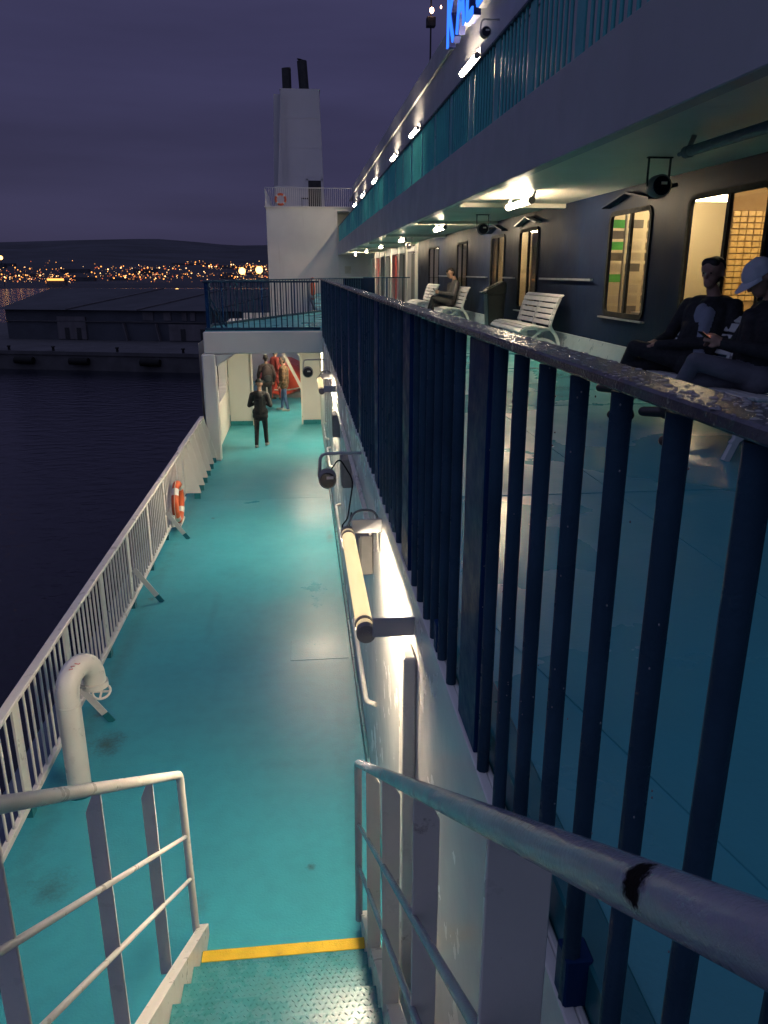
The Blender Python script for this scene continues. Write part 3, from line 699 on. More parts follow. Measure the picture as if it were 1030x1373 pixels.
def horn(c, label, wallx, rz=0, r=.12, group='round floodlights and speakers', top=None):
    t = thing('floodlight', label, 'floodlight', c, group)
    x, y, z = c
    part('housing', MB().tube([(x, y - .10, z), (x, y - .095, z), (x, y + .02, z), (x, y + .10, z), (x, y + .16, z)], [r * .92, r, r, r * .6, r * .45], 20), 'grey_plastic', t)
    part('lens', MB().tube([(x, y - .102, z), (x, y - .108, z)], [r * .85, r * .8], 20), 'dark_glass', t)
    part('label_plate', MB().box(x - .01, x + .05, y - .1105, y - .1085, z + .01, z + .035), 'tape', t)
    if top is None:
        part('arm', MB().tube(fillet([(wallx, y + .02, z + r + .13), (x - r * .7, y + .02, z + r + .13), (x - r * .9, y + .02, z)], .06), .014, 8).bar((x, y + .02, z + r + .13), (wallx - .002, y + .02, z + r + .13), .05, .012), 'galv', t)
    else:
        part('arm', MB().bar((x - r * 1.05, y + .0, z), (x - r * 1.05, y + .0, top), .03, .01).bar((x + r * 1.05, y + .0, z), (x + r * 1.05, y + .0, top), .03, .01).bar((x - r * 1.2, y, top - .006), (x + r * 1.2, y, top - .006), .05, .012), 'dark_steel', t)
        part('knob', MB().cyl((x + r, y, z), (x + r + .1, y, z + .02), .02, 8), 'dark_steel', t)
    return t
h1 = horn((.185, 6.55, 2.66), 'grey round floodlight on arm reaching out from white wall', .5, r=.078)
part('cable', MB().tube(fillet([(.19, 6.7, 2.64), (.30, 6.7, 2.80), (.42, 6.65, 2.6), (.36, 6.6, 2.25), (.30, 6.62, 2.18), (.36, 6.62, 2.1), (.40, 6.65, 2.3)], .06), .007, 6), 'black', h1)
horn((.10, 15.8, 2.45), 'small dark floodlight on white wall close to the wing beam', .5, r=.11)

# grab rails, cable trunk, cabinets on the white wall
for y0, y1, lb_ in ((5.35, 7.0, 'white wall handrail closest to the stair foot'), (8.9, 10.9, 'white wall handrail below the round floodlight'), (13.2, 14.8, 'white wall handrail short of the bridge wing'), (15.6, 17.3, 'white wall handrail beside the bridge wing pillar')):
    mb = MB().tube(fillet([(.495, y0, 1.1), (.425, y0 + .06, 1.1), (.425, y1 - .06, 1.1), (.495, y1, 1.1)], .06), .02, 10)
    solo('wall_handrail', mb, 'white_rail', lb_, 'handrail', (.46, (y0 + y1) / 2, 1.1), 'handrails on the white wall')
mb = MB().box(.435, .498, 3.26, 3.42, 0, 2.62); solo('wall_conduit', mb, 'white_rail', 'upright white cable trunk below near tube lamp', 'cable trunk', (.46, 3.35, 0), bevel=.008)
mb = MB().tube(fillet([(.47, 5.5, 2.55), (.47, 11.6, 2.55)], .05), .014, 8); mb.tube([(.47, 5.5, 2.48), (.47, 17.5, 2.48)], .011, 8)
solo('cable_run', mb, 'white_rail', 'thin pipes running along the white wall below lamps', 'cable run', (.47, 8, 2.5))
for (y, z, lbl) in ((5.75, 2.28, 'dark junction box on white wall behind near tube lamp'), (8.4, 2.25, 'dark junction box on white wall beyond the floodlight'), (10.9, 2.3, 'dark junction box on white wall short of far tube lamp')):
    t = thing('junction_box', lbl, 'junction box', (.46, y, z), 'junction boxes on the white wall')
    part('housing', MB().box(.40, .498, y - .18, y + .18, z - .16, z + .16), 'grey_plastic', t, bevel=.008)
    part('lid', MB().box(.39, .399, y - .16, y + .16, z - .14, z + .14), 'grey_plastic', t, bevel=.003)

# ------------------------------------------------------------------ the steel stair
RISE, RUN, Y1 = UD / 15, UD / 15 / .69, 3.975
stt = thing('steel_stair', 'teal tread plate stair with white stringers, yellow strip', 'stair', (-.27, 2, 0))
tm = MB().box(-.52, .52, -RUN - .03, 0, -.006, 0)
tm.box(-.52, .52, -.012, -.0, -.045, -.006)
for i in range(34):
    for j in range(10):
        x = -.5 + i * .0303 + (.015 if j % 2 else 0); y = -.015 - j * .0295
        a = R(45) if (i + j) % 2 else R(-45)
        L, w, h = .0125, .0045, .0032
        ca, sa = math.cos(a), math.sin(a)
        pts = [(L, 0, 0), (0, w, 0), (-L, 0, 0), (0, -w, 0), (0, 0, h)]
        P = [(x + p[0] * ca - p[1] * sa, y + p[0] * sa + p[1] * ca, p[2]) for p in pts]
        tm.add(P, [(0, 1, 4), (1, 2, 4), (2, 3, 4), (3, 0, 4)])
tme = tm.mesh('tread'); mats_of(tme, 'tread')
for n in range(1, 15): inst('tread', tme, stt, (-.24, Y1 - RUN * (n - 1), RISE * n))
part('yellow_strip', MB().box(-.755, .285, Y1 - .085, Y1 + .004, RISE + .0005, RISE + .0055).box(-.755, .285, Y1 + .0005, Y1 + .004, RISE - .045, RISE), 'yellow', stt, bevel=.003)
ZS = lambda y: (Y1 - y) * .69 + RISE      # nosing line
for (x0, x1, lo) in ((-.83, -.765, 1), (.285, .345, 0)):
    a_y, b_y = Y1 + .34, -.45
    zt = lambda y: max(.02, ZS(y) + .045)
    poly = [(a_y, .0), (a_y, .09), (b_y, ZS(b_y) + .07), (b_y, ZS(b_y) - .26), (Y1 - .05, .0)]
    mb = MB().prism(poly, 'x', x0 + (.052 if lo else 0), x1 - (0 if lo else .052))
    n_ = Vector((0, .69, 1)).normalized()
    mb.bar(((x0 + x1) / 2, a_y, .085), ((x0 + x1) / 2, b_y, ZS(b_y) + .065), .065, .012)
    part('stringer', mb, 'white_rail', stt, bevel=.003)

def hand_rail(x, side, label):
    t = thing('stair_handrail', label, 'handrail', (x, 3, 0), 'handrails of the steel stair')
    top = (lambda y: 1.415 + (4.16 - y) * .688) if side < 0 else (lambda y: 1.416 + (4.16 - y) * .674)
    endz = top(4.16) - .02
    m_near = 'stair_rail' if side > 0 else 'white_rail'
    P = fillet([(x, 4.235, .10), (x, 4.16, top(4.16)), (x, 3.0, top(3.0)), (x, 1.7, top(1.7)), (x, .9, top(.9)), (x, .3, top(.3)), (x, -.6, top(-.5))], .07, 6)
    part('top_rail', MB().tube(P, .0245, 16), m_near, t)
    for dz in (.40, .75):
        mb = MB().tube([(x, 4.19 + dz * .05, top(4.16) - dz - .10), (x, .1, top(.1) - dz - .03)], .0125, 10); part('mid_rail', mb, m_near, t)
    pm_ = []
    for y in (3.45, 2.62, 1.76, .98, .1):
        zb = ZS(y) + .06; zt = top(y) - .015
        s_ = -1 if side < 0 else 1
        w_ = .06 if s_ < 0 else (.105 if y < 1.2 else .07)
        poly = [(x + .004 * s_, zb), (x + w_ * s_, zb), (x + w_ * s_, zt - .09), (x + .025 * s_, zt), (x - .004 * s_, zt), (x - .004 * s_, zb)]
        if s_ < 0: poly = poly[::-1]
        part('stanchion', MB().prism(poly, 'y', y - .007, y + .007), 'white_rail', t, bevel=.002)
    return t
hand_rail(-.835, -1, 'white three-bar handrail on the seaward side of the stair')
hand_rail(.27, 1, 'worn bluish handrail with black scuff beside the navy railing')

# ------------------------------------------------------------------ superstructure: cabin wall, windows, soffit
WX = 4.4; WT = 5.46
wins = [(7.30, 8.86, 3.80, 5.17, 'A'), (9.86, 11.18, 3.82, 5.15, 'B'), (14.62, 15.88, 3.70, 5.15, 'C'), (17.08, 18.28, 3.70, 5.13, 'D'), (20.95, 22.3, 3.75, 5.13, 'E'), (25.3, 27.2, 3.75, 5.14, 'F')]
mb = MB(); ycur = -8.0
for (a, b_, z0, z1, k) in wins:
    ca = a - .25; cb = b_ + .25
    mb.add([(WX, ycur, UD), (WX, ca, UD), (WX, ca, WT), (WX, ycur, WT)], [(0, 1, 2, 3)])
    holed_panel(mb, WX, ca, cb, UD, WT, a, b_, z0, z1, .10, .035); ycur = cb
mb.add([(WX, ycur, UD), (WX, 29.8, UD), (WX, 29.8, WT), (WX, ycur, WT)], [(0, 1, 2, 3)])
struct('cabin_wall', mb, 'navy_wall')
mb = MB().prism([(4.28, UD), (WX - .001, UD), (WX - .001, UD + .33), (4.37, UD + .33)], 'y', -8, 29.8); struct('wall_kerb', mb, 'kerb', bevel=.01)
wl = {'A': 'widest lit window with golden tiled wall behind seated men', 'B': 'lit window with green cards inside beside seated men', 'C': 'lit window under pale hood behind the slatted bench',
      'D': 'narrow lit window behind the black litter bin', 'E': 'amber window behind the far reading man', 'F': 'dim window beyond the far reading man'}
for (a, b_, z0, z1, k) in wins:
    t = thing('cabin_window', wl[k], 'window', (WX, (a + b_) / 2, z0), 'windows in the navy cabin wall')
    mbf = MB(); r = .10; n = 5
    def loop(x, g):
        out = []
        for (cy, cz, a0) in ((b_ - r, z1 - r, 0), (a + r, z1 - r, 90), (a + r, z0 + r, 180), (b_ - r, z0 + r, 270)):
            for q in range(n + 1):
                an = R(a0 + 90 * q / n); out.append((x, cy + (r + g) * math.cos(an), cz + (r + g) * math.sin(an)))
        return out
    l0 = loop(WX - .022, .035); l1 = loop(WX - .022, -.025); l2 = loop(WX + .006, -.025); l3 = loop(WX + .002, .035)
    N = len(l0)
    mbf.add(l0 + l1 + l2 + l3, [(i + q * N, (i + 1) % N + q * N, (i + 1) % N + (q + 1) * N, i + (q + 1) * N) for q in range(2) for i in range(N)] + [(i + 3 * N, (i + 1) % N + 3 * N, (i + 1) % N, i) for i in range(N)])
    part('frame', mbf, 'black', t)
    mid = (a + b_) / 2 - (.05 if k in 'AB' else 0)
    part('mullion', MB().box(WX - .018, WX + .02, mid - .03, mid + .03, z0 + .02, z1 - .02), 'black', t)
    for (p0, p1) in ((a + .02, mid - .031), (mid + .031, b_ - .02)):
        part('pane', MB().box(WX - .002, WX + .004, p0, p1, z0 + .02, z1 - .02), 'glass', t)
    part('sill', MB().bar((WX - .03, a - .08, z0 - .06), (WX - .03, b_ + .1, z0 - .06), .06, .02), 'galv', t)
    if k in 'BCD':
        hm = MB(); zc = z1 + .10; c_ = (a + b_) / 2
        hm.bar((WX - .06, a - .10, zc), (WX - .06, c_, zc + .13), .12, .025, up=(0, 0, 1)); hm.bar((WX - .06, c_, zc + .13), (WX - .06, b_ + .10, zc), .12, .025, up=(0, 0, 1))
        part('hood', hm, 'navy_wall' if k != 'C' else 'galv', t)
# storm rail along the cabin wall
for (y0, y1, lbl) in ((11.65, 14.25, 'pale storm rail on navy wall above the slatted bench'), (16.05, 16.95, 'short pale storm rail between two lit windows'), (18.5, 20.7, 'pale storm rail on navy wall beyond the litter bin'), (22.5, 24.9, 'pale storm rail on navy wall behind reading man')):
    mb = MB().bar((WX - .06, y0, 4.27), (WX - .06, y1, 4.27), .03, .03)
    for y in (y0 + .1, y1 - .1): mb.bar((WX - .06, y, 4.27), (WX - .001, y, 4.27), .03, .03)
    solo('storm_rail', mb, 'galv', lbl, 'handrail', (WX, (y0 + y1) / 2, 4.27), 'storm rails on the navy wall')
# rooms behind the windows
mb = MB().box(7.6, 7.7, 5.5, 13, UD, 5.6).box(4.52, 7.6, 5.4, 5.5, UD, 5.6).box(4.52, 7.6, 13, 13.1, UD, 5.6).box(4.52, 7.7, 5.5, 13, 5.6, 5.7)
mb.box(5.9, 6.0, 13.2, 29, UD, 5.6).box(4.52, 6.0, 13.2, 29, 5.6, 5.7).box(4.52, 5.9, 29, 29.1, UD, 5.6)
for y in (12.6,): pass
struct('room_walls', mb, 'cream_room')
struct('room_floors', MB().box(4.52, 7.6, 5.5, 13, UD - .1, UD).box(4.52, 5.9, 13.2, 29, UD - .1, UD), 'room_floor')
lamps = [((5.0, 8.3, 5.45), (7.0, 8.3, 5.45)), ((5.4, 11.9, 5.45), (6.6, 11.9, 5.45)), ((5.2, 14.4, 5.45), (5.2, 15.6, 5.45)), ((5.2, 17.2, 5.45), (5.2, 18.4, 5.45)), ((5.2, 21.2, 5.45), (5.2, 22.4, 5.45))]
for i, (p, q) in enumerate(lamps):
    nm = ('in the golden tiled room', 'above the green cards', 'behind the hooded window', 'behind the narrow window', 'behind the far reading man')[i]
    t = thing('room_lamp', 'glowing tube lamp on the room ceiling ' + nm, 'lamp', p, 'tube lamps inside the rooms')
    part('tube', MB().cyl(p, q, .05, 10), 'room_tube', t)
    part('fitting', MB().bar(Vector(p) + Vector((0, 0, .10)), Vector(q) + Vector((0, 0, .10)), .12, .06), 'cream_card', t)
# golden tiled wall inside the widest window
gw = thing('tiled_wall', 'golden glazed tile wall behind the widest window', 'wall', (6.0, 8.8, UD))
gy0, gx0, gx1 = 10.0, 5.55, 7.55
part('backing', MB().box(gx0, gx1, gy0 + .03, gy0 + .08, UD, 5.55), 'gold_joint', gw)
gt = MB().box(-.046, .046, -.012, .012, -.03, .03).mesh('tile', bevel=.005); mats_of(gt, 'gold')
for i in range(20):
    for j in range(15):
        inst('tile', gt, gw, (gx0 + .05 + i * .1, gy0 + .016 + rnd.uniform(-.003, .003), 4.05 + .075 * j))
# card rack inside window B
rk = thing('card_rack', 'stacked green grey and cream cards inside second window', 'rack', (5.3, 12.2, UD))
for i in range(4):
    for j in range(9):
        c_ = {(0, 8): 'green', (0, 6): 'green', (0, 7): 'grey_card', (0, 5): 'grey_card', (0, 3): 'green'}.get((i, j), ['cream_card', 'grey_card', 'cream_room', 'cream_card'][(j * 3 + i) % 4])
        part('card', MB().box(4.78 + i * .30, 5.00 + i * .30, 12.15, 12.2, 3.75 + j * .16, 3.87 + j * .16), c_, rk)
part('post', MB().box(5.02, 5.04, 12.15, 12.2, UD, 5.5), 'galv', rk)
tb = thing('low_table', 'cream striped low table inside second lit window', 'table', (5.2, 11, UD))
part('tabletop', MB().box(4.9, 5.7, 10.6, 11.4, UD + .70, UD + .74), 'cream_card', tb)
for (x, y) in ((4.95, 10.65), (5.65, 10.65), (4.95, 11.35), (5.65, 11.35)): part('leg', MB().box(x - .02, x + .02, y - .02, y + .02, UD, UD + .70), 'galv', tb)
for i, (y0, y1) in enumerate(((14.7, 15.2), (15.45, 15.8), (17.1, 17.65), (21.0, 21.7), (25.4, 26.2))):
    mb = MB(); n = 10; vs = []
    for z in (UD + .1, 5.4):
        for k in range(n + 1): vs.append((4.62 + .03 * (k % 2), y0 + (y1 - y0) * k / n, z))
    mb.add(vs, [(k, k + 1, n + 2 + k, n + 1 + k) for k in range(n)], 0, True)
    nm = ('broad fold of beige curtain behind hooded window', 'narrow fold of beige curtain behind hooded window', 'beige curtain behind the window by the litter bin', 'beige curtain behind far reading man', 'beige curtain in dim window past the reading man')[i]
    solo('curtain', mb, 'curtain', nm, 'curtain', (4.62, y0, UD), 'curtains behind the cabin windows')

# further wall with recessed dark openings up to the end wall
mb = MB(); y = 29.8; ops = []
for k in range(7):
    mb.box(WX, WX + .2, y, y + .75, UD, WT); ops.append((y + .75, y + 2.75)); y += 2.75
mb.box(WX, WX + .2, y, 52, UD, WT)
struct('outer_cabin_wall', mb, 'soffit')
for k, (a, b_) in enumerate(ops):
    t = thing('recessed_door', 'dark recessed deck door with pale frame, number %s from the gate' % ('one two three four five six seven'.split()[k]), 'door', (WX, a, UD), 'recessed doors at the far end')
    t['label'] = 'dark recessed deck door with pale frame beyond the gate'
    part('leaf', MB().box(WX + .12, WX + .16, a + .06, b_ - .06, UD, 5.1), 'red_paint' if k in (2, 5) else 'dark_glass', t)
    part('frame', MB().box(WX - .03, WX + .17, a + .002, a + .06, UD, 5.16).box(WX - .03, WX + .17, b_ - .06, b_ - .002, UD, 5.16).box(WX - .03, WX + .17, a + .002, b_ - .002, 5.16, WT), 'fascia', t)

# soffit with beams, fascia, balcony deck
mb = MB().box(2.62, 4.6, -8, 52, WT, WT + .12); struct('soffit', mb, 'soffit')
for k, y in enumerate((13.2, 17.8, 24.2, 30.4, 36.4, 42.4)):
    struct('soffit_beam', MB().box(2.621, 4.398, y, y + .12, WT - .07, WT - .002), 'soffit')
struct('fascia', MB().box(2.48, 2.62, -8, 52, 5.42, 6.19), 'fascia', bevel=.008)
struct('balcony_deck', MB().box(2.621, 3.5, -8, 52, 5.585, 5.66), 'upper_deck')
fb = fence('balcony_railing', 'teal balcony railing above the white fascia', (2.55, 1.0), (2.55, 51.9), 6.19, 7.16, .17, 1.54, 'teal_fence', 'navy', .019, plate_w=.22, bottom=False, first=.4)
# set-back wall of the deck above, with a stepped top and end wall
UX = 3.5
mb = MB().box(UX, UX + .2, -8, 52, 5.66, 9.05).box(UX - .06, UX + .2, -8, 52, 9.05, 9.5).box(UX - .02, UX - .001, -8, 52, 8.0, 8.06)
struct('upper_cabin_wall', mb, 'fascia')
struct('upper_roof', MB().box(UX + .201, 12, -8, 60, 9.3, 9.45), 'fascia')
def up_lamp(y, label):
    t = thing('balcony_lamp', label, 'lamp', (3.40, y, 8.2), 'tube lamps on the balcony wall')
    part('tube', MB().cyl((3.38, y - .68, 8.2), (3.38, y + .68, 8.2), .05, 10), 'tube_up', t)
    part('fitting', MB().box(3.452, UX - .001, y - .7, y + .7, 8.15, 8.25).box(3.440, 3.451, y - .72, y + .72, 8.06, 8.36), 'fascia', t, bevel=.003)  # broad back plate added to keep the tube's light off the wall
    for s in (-1, 1): part('end_cap', MB().cyl((3.38, y + s * .68, 8.2), (3.38, y + s * .75, 8.2), .055, 12).bar((3.38, y + s * .72, 8.2), (UX, y + s * .72, 8.2), .05, .03), 'grey_plastic', t)
ULAB = ['nearest bright tube lamp on the wall under blue sign', 'second bright tube lamp along the balcony wall', 'third bright tube lamp along the balcony wall', 'fourth bright tube lamp along the balcony wall', 'fifth small tube lamp along the balcony wall', 'last tube lamp by the funnel block']
for y, l in zip((16.5, 24.0, 29.0, 36.4, 43.0, 49), ULAB): up_lamp(y, l)
horn((3.25, 14.6, 8.25), 'dark floodlight on the wall above nearest balcony lamp', UX, r=.085)
SL = 'tube lamps under the cream soffit'
def sof_lamp(y, on, label):
    t = thing('soffit_lamp', label, 'lamp', (3.22, y, WT), SL)
    x, z = 3.22, 5.33
    part('tube', MB().cyl((x, y - .6, z), (x, y + .6, z), .042, 12), 'tube_soffit' if on else 'grey_plastic', t)
    for s in (-1, 1):
        part('end_cap', MB().cyl((x, y + s * .6, z), (x, y + s * .68, z), .048, 12), 'grey_plastic', t)
        part('bracket', MB().bar((x, y + s * .66, z), (x + .05, y + s * .66, WT), .04, .012, up=(0, 1, 0)), 'galv', t)
    part('spigot', MB().cyl((x, y + .68, z), (x, y + .80, z), .018, 8), 'grey_plastic', t)
SLAB = ['unlit tube lamp under dark end of the soffit', 'bright tube lamp under soffit nearest to hooded window', 'bright tube lamp under soffit, second of the lit row', 'bright tube lamp under soffit, third of the lit row', 'bright tube lamp under soffit above the gate', 'bright tube lamp under soffit past the gate', 'last bright tube lamp under soffit by the end wall']
for i, (y, l) in enumerate(zip((6.0, 11.8, 18.5, 25.2, 31.6, 38.5, 46), SLAB)): sof_lamp(y, i > 0, l)
for (y, x, r, l) in ((7.9, 3.55, .105, 'big dark round floodlight hanging under unlit soffit'), (15.8, 3.6, .11, 'dark floodlight hanging under soffit between lit lamps'), (25.9, 3.5, .11, 'far dark floodlight hanging under the soffit')):
    horn((x, y, 5.19), l, 0, r=r, top=WT - .001)

# blue sign letters on the upper wall; viewed from the sea they read towards the camera
sg = thing('ship_name_sign', 'glowing blue letters of the ship name on upper wall', 'sign', (3.4, 17, 8.9))
def letter(ch):
    s = {'K': [((0, 0), (0, 1)), ((0, .45), (.55, 1)), ((.18, .6), (.6, 0))], 'A': [((0, 0), (.34, 1)), ((.34, 1), (.68, 0)), ((.12, .35), (.56, .35))],
         'L': [((0, 0), (0, 1)), ((0, 0), (.5, 0))], 'I': [((0, 0), (0, 1))], 'S': [((.5, .9), (.1, .95)), ((.1, .95), (.05, .6)), ((.05, .6), (.5, .42)), ((.5, .42), (.45, .03)), ((.45, .03), (0, .08))],
         'T': [((.3, 0), (.3, 1)), ((0, 1), (.6, 1))], 'E': [((0, 0), (0, 1)), ((0, 0), (.5, 0)), ((0, .5), (.42, .5)), ((0, 1), (.5, 1))]}[ch]
    return s
y = 18.1
for ch in 'KALLISTE':
    mb = MB(); mb2 = MB(); H = .92 if ch == 'K' else 1.05
    for k_, (p, q) in enumerate(letter(ch)):
        a = Vector((UX - .26 - .004 * k_, y - p[0] * 1.05, 8.88 + p[1] * H)); b_ = Vector((UX - .26 - .004 * k_, y - q[0] * 1.05, 8.88 + q[1] * H))
        mb.bar(a, b_, .02, .13, up=(1, 0, 0)) if False else mb.bar(a, b_, .13, .03, up=(1, 0, 0))
        mb2.bar(a + Vector((.09, 0, 0)), b_ + Vector((.09, 0, 0)), .15, .13, up=(1, 0, 0))
    L_ = part('letter', mb2, 'sign_side', sg); part('glowing_face', mb, 'sign_blue', L_)
    y -= {'K': .98, 'A': .98, 'L': .9, 'I': .5}.get(ch, .95)

# ------------------------------------------------------------------ funnel block, funnel, end wall
mb = MB().box(-1.98, 2.47, 52, 70, -.2, 8.25).box(2.47, 3.5, 52, 70, 8.05, 8.25).box(2.47, 3.5, 54.2, 54.4, 5.4, 8.05).box(2.48, 4.6, 52.0, 52.2, -.2, 5.41).box(3.71, 6, 52.2, 54.2, 5.4, 8.05)
struct('funnel_block', mb, 'white')
mb = MB()
for z in (1.6, 3.9, 6.2): mb.box(-1.985, 2.475, 51.985, 51.999, z, z + .02)
for x in (-.6, 1.1): mb.box(x, x + .02, 51.982, 51.998, 0, 8.2)
struct('funnel_block_seams', mb, 'white')
struct('funnel_deck', MB().box(-2.06, 3.49, 51.9, 70, 8.252, 8.32), 'white')
t = thing('framed_notice', 'small framed notice on the cream end wall', 'notice', (3.0, 51.98, 4.5))
part('frame', MB().box(2.85, 3.35, 51.95, 51.99, 4.25, 4.8), 'white', t); part('sheet', MB().box(2.9, 3.3, 51.94, 51.949, 4.3, 4.75), 'cream_card', t)
tr_ = thing('funnel_railing', 'thin white railing along the top of the funnel block', 'railing', (0, 52, 8.32))
part('top_rail', MB().tube([(-2.0, 70, 9.4), (-2.0, 52, 9.4), (3.4, 52, 9.4)], .025, 6), 'white', tr_)
mb = MB()
for k in range(45): mb.cyl((-2 + .122 * k, 52, 8.32), (-2 + .122 * k, 52, 9.4), .012, 5)
for k in range(40): mb.cyl((-2, 52.4 + .4 * k, 8.32), (-2, 52.4 + .4 * k, 9.4), .012, 5)
part('balusters', mb, 'white', tr_, kind='stuff')
fu = thing('funnel', 'tall tapering pale funnel tower with two black exhausts', 'funnel', (.2, 62, 8.32))
def frustum(mb, b0, b1, t0, t1, y0, y1, z0, z1, yt=None):
    yt = yt or (y0, y1)
    v = [(b0, y0, z0), (b1, y0, z0), (b1, y1, z0), (b0, y1, z0), (t0, yt[0], z1), (t1, yt[0], z1), (t1, yt[1], z1), (t0, yt[1], z1)]
    return mb.add(v, [(0, 3, 2, 1), (4, 5, 6, 7), (0, 1, 5, 4), (1, 2, 6, 5), (2, 3, 7, 6), (3, 0, 4, 7)])
part('tower', frustum(MB(), -1.50, 1.98, -.94, 1.74, 60, 66, 8.32, 16.5), 'funnel', fu, bevel=.03)
part('side_casing', frustum(MB(), -1.75, -.2, -1.46, -.2, 61.2, 66, 8.32, 16.42), 'funnel', fu)
for z in (10.9, 12.8, 14.7):
    k_ = (z - 8.32) / 8.18; part('seam', MB().box(-1.50 + .56 * k_, 1.98 - .24 * k_, 59.985, 59.998, z, z + .03), 'funnel', fu)
ld = MB()
for k in range(24): ld.bar((-.95 + .0 * k, 59.9, 8.6 + k * .32), (-.6, 59.9, 8.6 + k * .32), .02, .02)
for x in (-.95, -.6): ld.bar((x, 59.9, 8.4), (x, 59.9, 16.4), .03, .03)
part('ladder', ld, 'funnel', fu)
part('cap_plate', MB().box(-1.0, 1.8, 60.02, 66, 16.5, 16.56), 'funnel', fu)
ex = MB(); ex.tube([(-.49, 61, 16.5), (-.50, 61.05, 18.0)], .33, 14, caps=False); ex.add([( -.50 + .33 * math.cos(a), 61.05 + .33 * math.sin(a), 18.05 + .12 * math.sin(a + .3)) for a in [2 * math.pi * k / 14 for k in range(14)]], [tuple(range(14))])
part('exhaust', ex, 'dark_steel', fu)
ex = MB(); ex.tube([(.72, 61, 16.5), (.60, 61.1, 18.5)], .35, 14, caps=False); ex.add([(.60 + .35 * math.cos(a), 61.1 + .35 * math.sin(a), 18.55 - .1 * math.cos(a)) for a in [2 * math.pi * k / 14 for k in range(14)]], [tuple(range(14))])
part('exhaust', ex, 'dark_steel', fu)
dr = part('door', MB().box(.80, 1.72, 59.80, 59.86, 8.35, 10.65), 'dark_steel', fu); part('door_frame', MB().box(.68, .80, 59.78, 60, 8.33, 10.75).box(1.72, 1.84, 59.78, 60, 8.33, 10.75).box(.68, 1.84, 59.78, 60, 10.65, 10.78), 'funnel', dr)
mb = MB().box(-1.4, .05, 54.2, 55.2, 8.32, 9.62); t = thing('deck_locker', 'pale steel locker behind railing at the funnel foot', 'locker', (-.7, 54.7, 8.32)); part('body', mb, 'funnel', t, bevel=.02)
part('lid', MB().box(-1.45, .1, 54.15, 55.25, 9.62, 9.70), 'funnel', t)
lifebuoy((-1.05, 51.93, 8.72), .74, .07, 'y', 'small lifebuoy on the railing of funnel block')
lifebuoy((.42, 27.0, 3.85), .74, .075, 'x', 'orange lifebuoy on the far slanting navy railing')
t = thing('deck_stool', 'small steel frame beside the funnel door', 'stool', (.5, 53, 8.32)); part('seat', MB().box(.25, .72, 52.8, 53.3, 8.85, 8.90), 'dark_steel', t)
for x in (.28, .69):
    for y in (52.83, 53.27): part('leg', MB().cyl((x, y, 8.32), (x, y, 8.85), .02, 6), 'dark_steel', t)
ms = thing('signal_mast', 'thin signal mast with small red lamp above roof', 'mast', (7.15, 45, 9.45))
part('pole', MB().tube([(7.15, 45, 9.45), (7.15, 45, 19.5)], [.05, .04], 8), 'dark_steel', ms)
part('lamp_box', MB().box(6.92, 7.38, 44.8, 45.2, 16.5, 16.95), 'dark_steel', ms, bevel=.03); part('lamp', MB().ell((7.15, 44.75, 17.2), (.11, .11, .14), 10, 6), 'mast_glow', ms)
part('side_lamp', MB().ell((7.65, 44.9, 17.4), (.04, .04, .08), 8, 5), 'mast_glow', ms)

# things behind the doorway
t = thing('rescue_boat', 'orange red rounded rescue boat hull behind the doorway', 'boat', (-.6, 29.2, 0))
mb = MB(); vs = []; n = 16
for i in range(7):
    y = 28.0 + i * .5; s = 1 if i else .78
    for k in range(n): a = 2 * math.pi * k / n; vs.append((-.75 + .85 * s * math.cos(a), y, .62 + .60 * s * math.sin(a)))
mb.add(vs, [(i * n + k, i * n + (k + 1) % n, (i + 1) * n + (k + 1) % n, (i + 1) * n + k) for i in range(6) for k in range(n)], 0, True); mb.add(vs[:n], [tuple(range(n))])
part('hull', mb, 'hull_red', t); part('fender_rope', MB().tube([(-.75 + .88 * math.cos(a), 27.98, .62 + .3 * math.sin(a)) for a in [math.pi + math.pi * k / 12 for k in range(13)]], .025, 8), 'rope', t)
part('cradle', MB().box(-1.4, -.1, 28.3, 28.4, 0, .2), 'galv', t)
part('cradle', MB().box(-1.4, -.1, 30.3, 30.4, 0, .2), 'galv', t)
t = thing('inner_stair', 'white steel stair slanting up behind the doorway', 'stair', (-.5, 26.5, 0))
for x in (-.62, -.02): part('stringer', MB().bar((x + .75, 27.3, .1), (x - .55, 27.3, 2.75), .1, .06, up=(0, 1, 0)), 'white', t)
for k in range(4): part('rail', MB().tube([(.45, 27.2, .7 + .0 * k + .25 * k), (-.9, 27.2, 2.9 + .25 * k)], .022, 8), 'white', t)
part('post', MB().box(-1.30, -1.22, 27.1, 27.2, 0, 2.8).box(.12, .2, 27.1, 27.2, 0, 2.8), 'white', t)

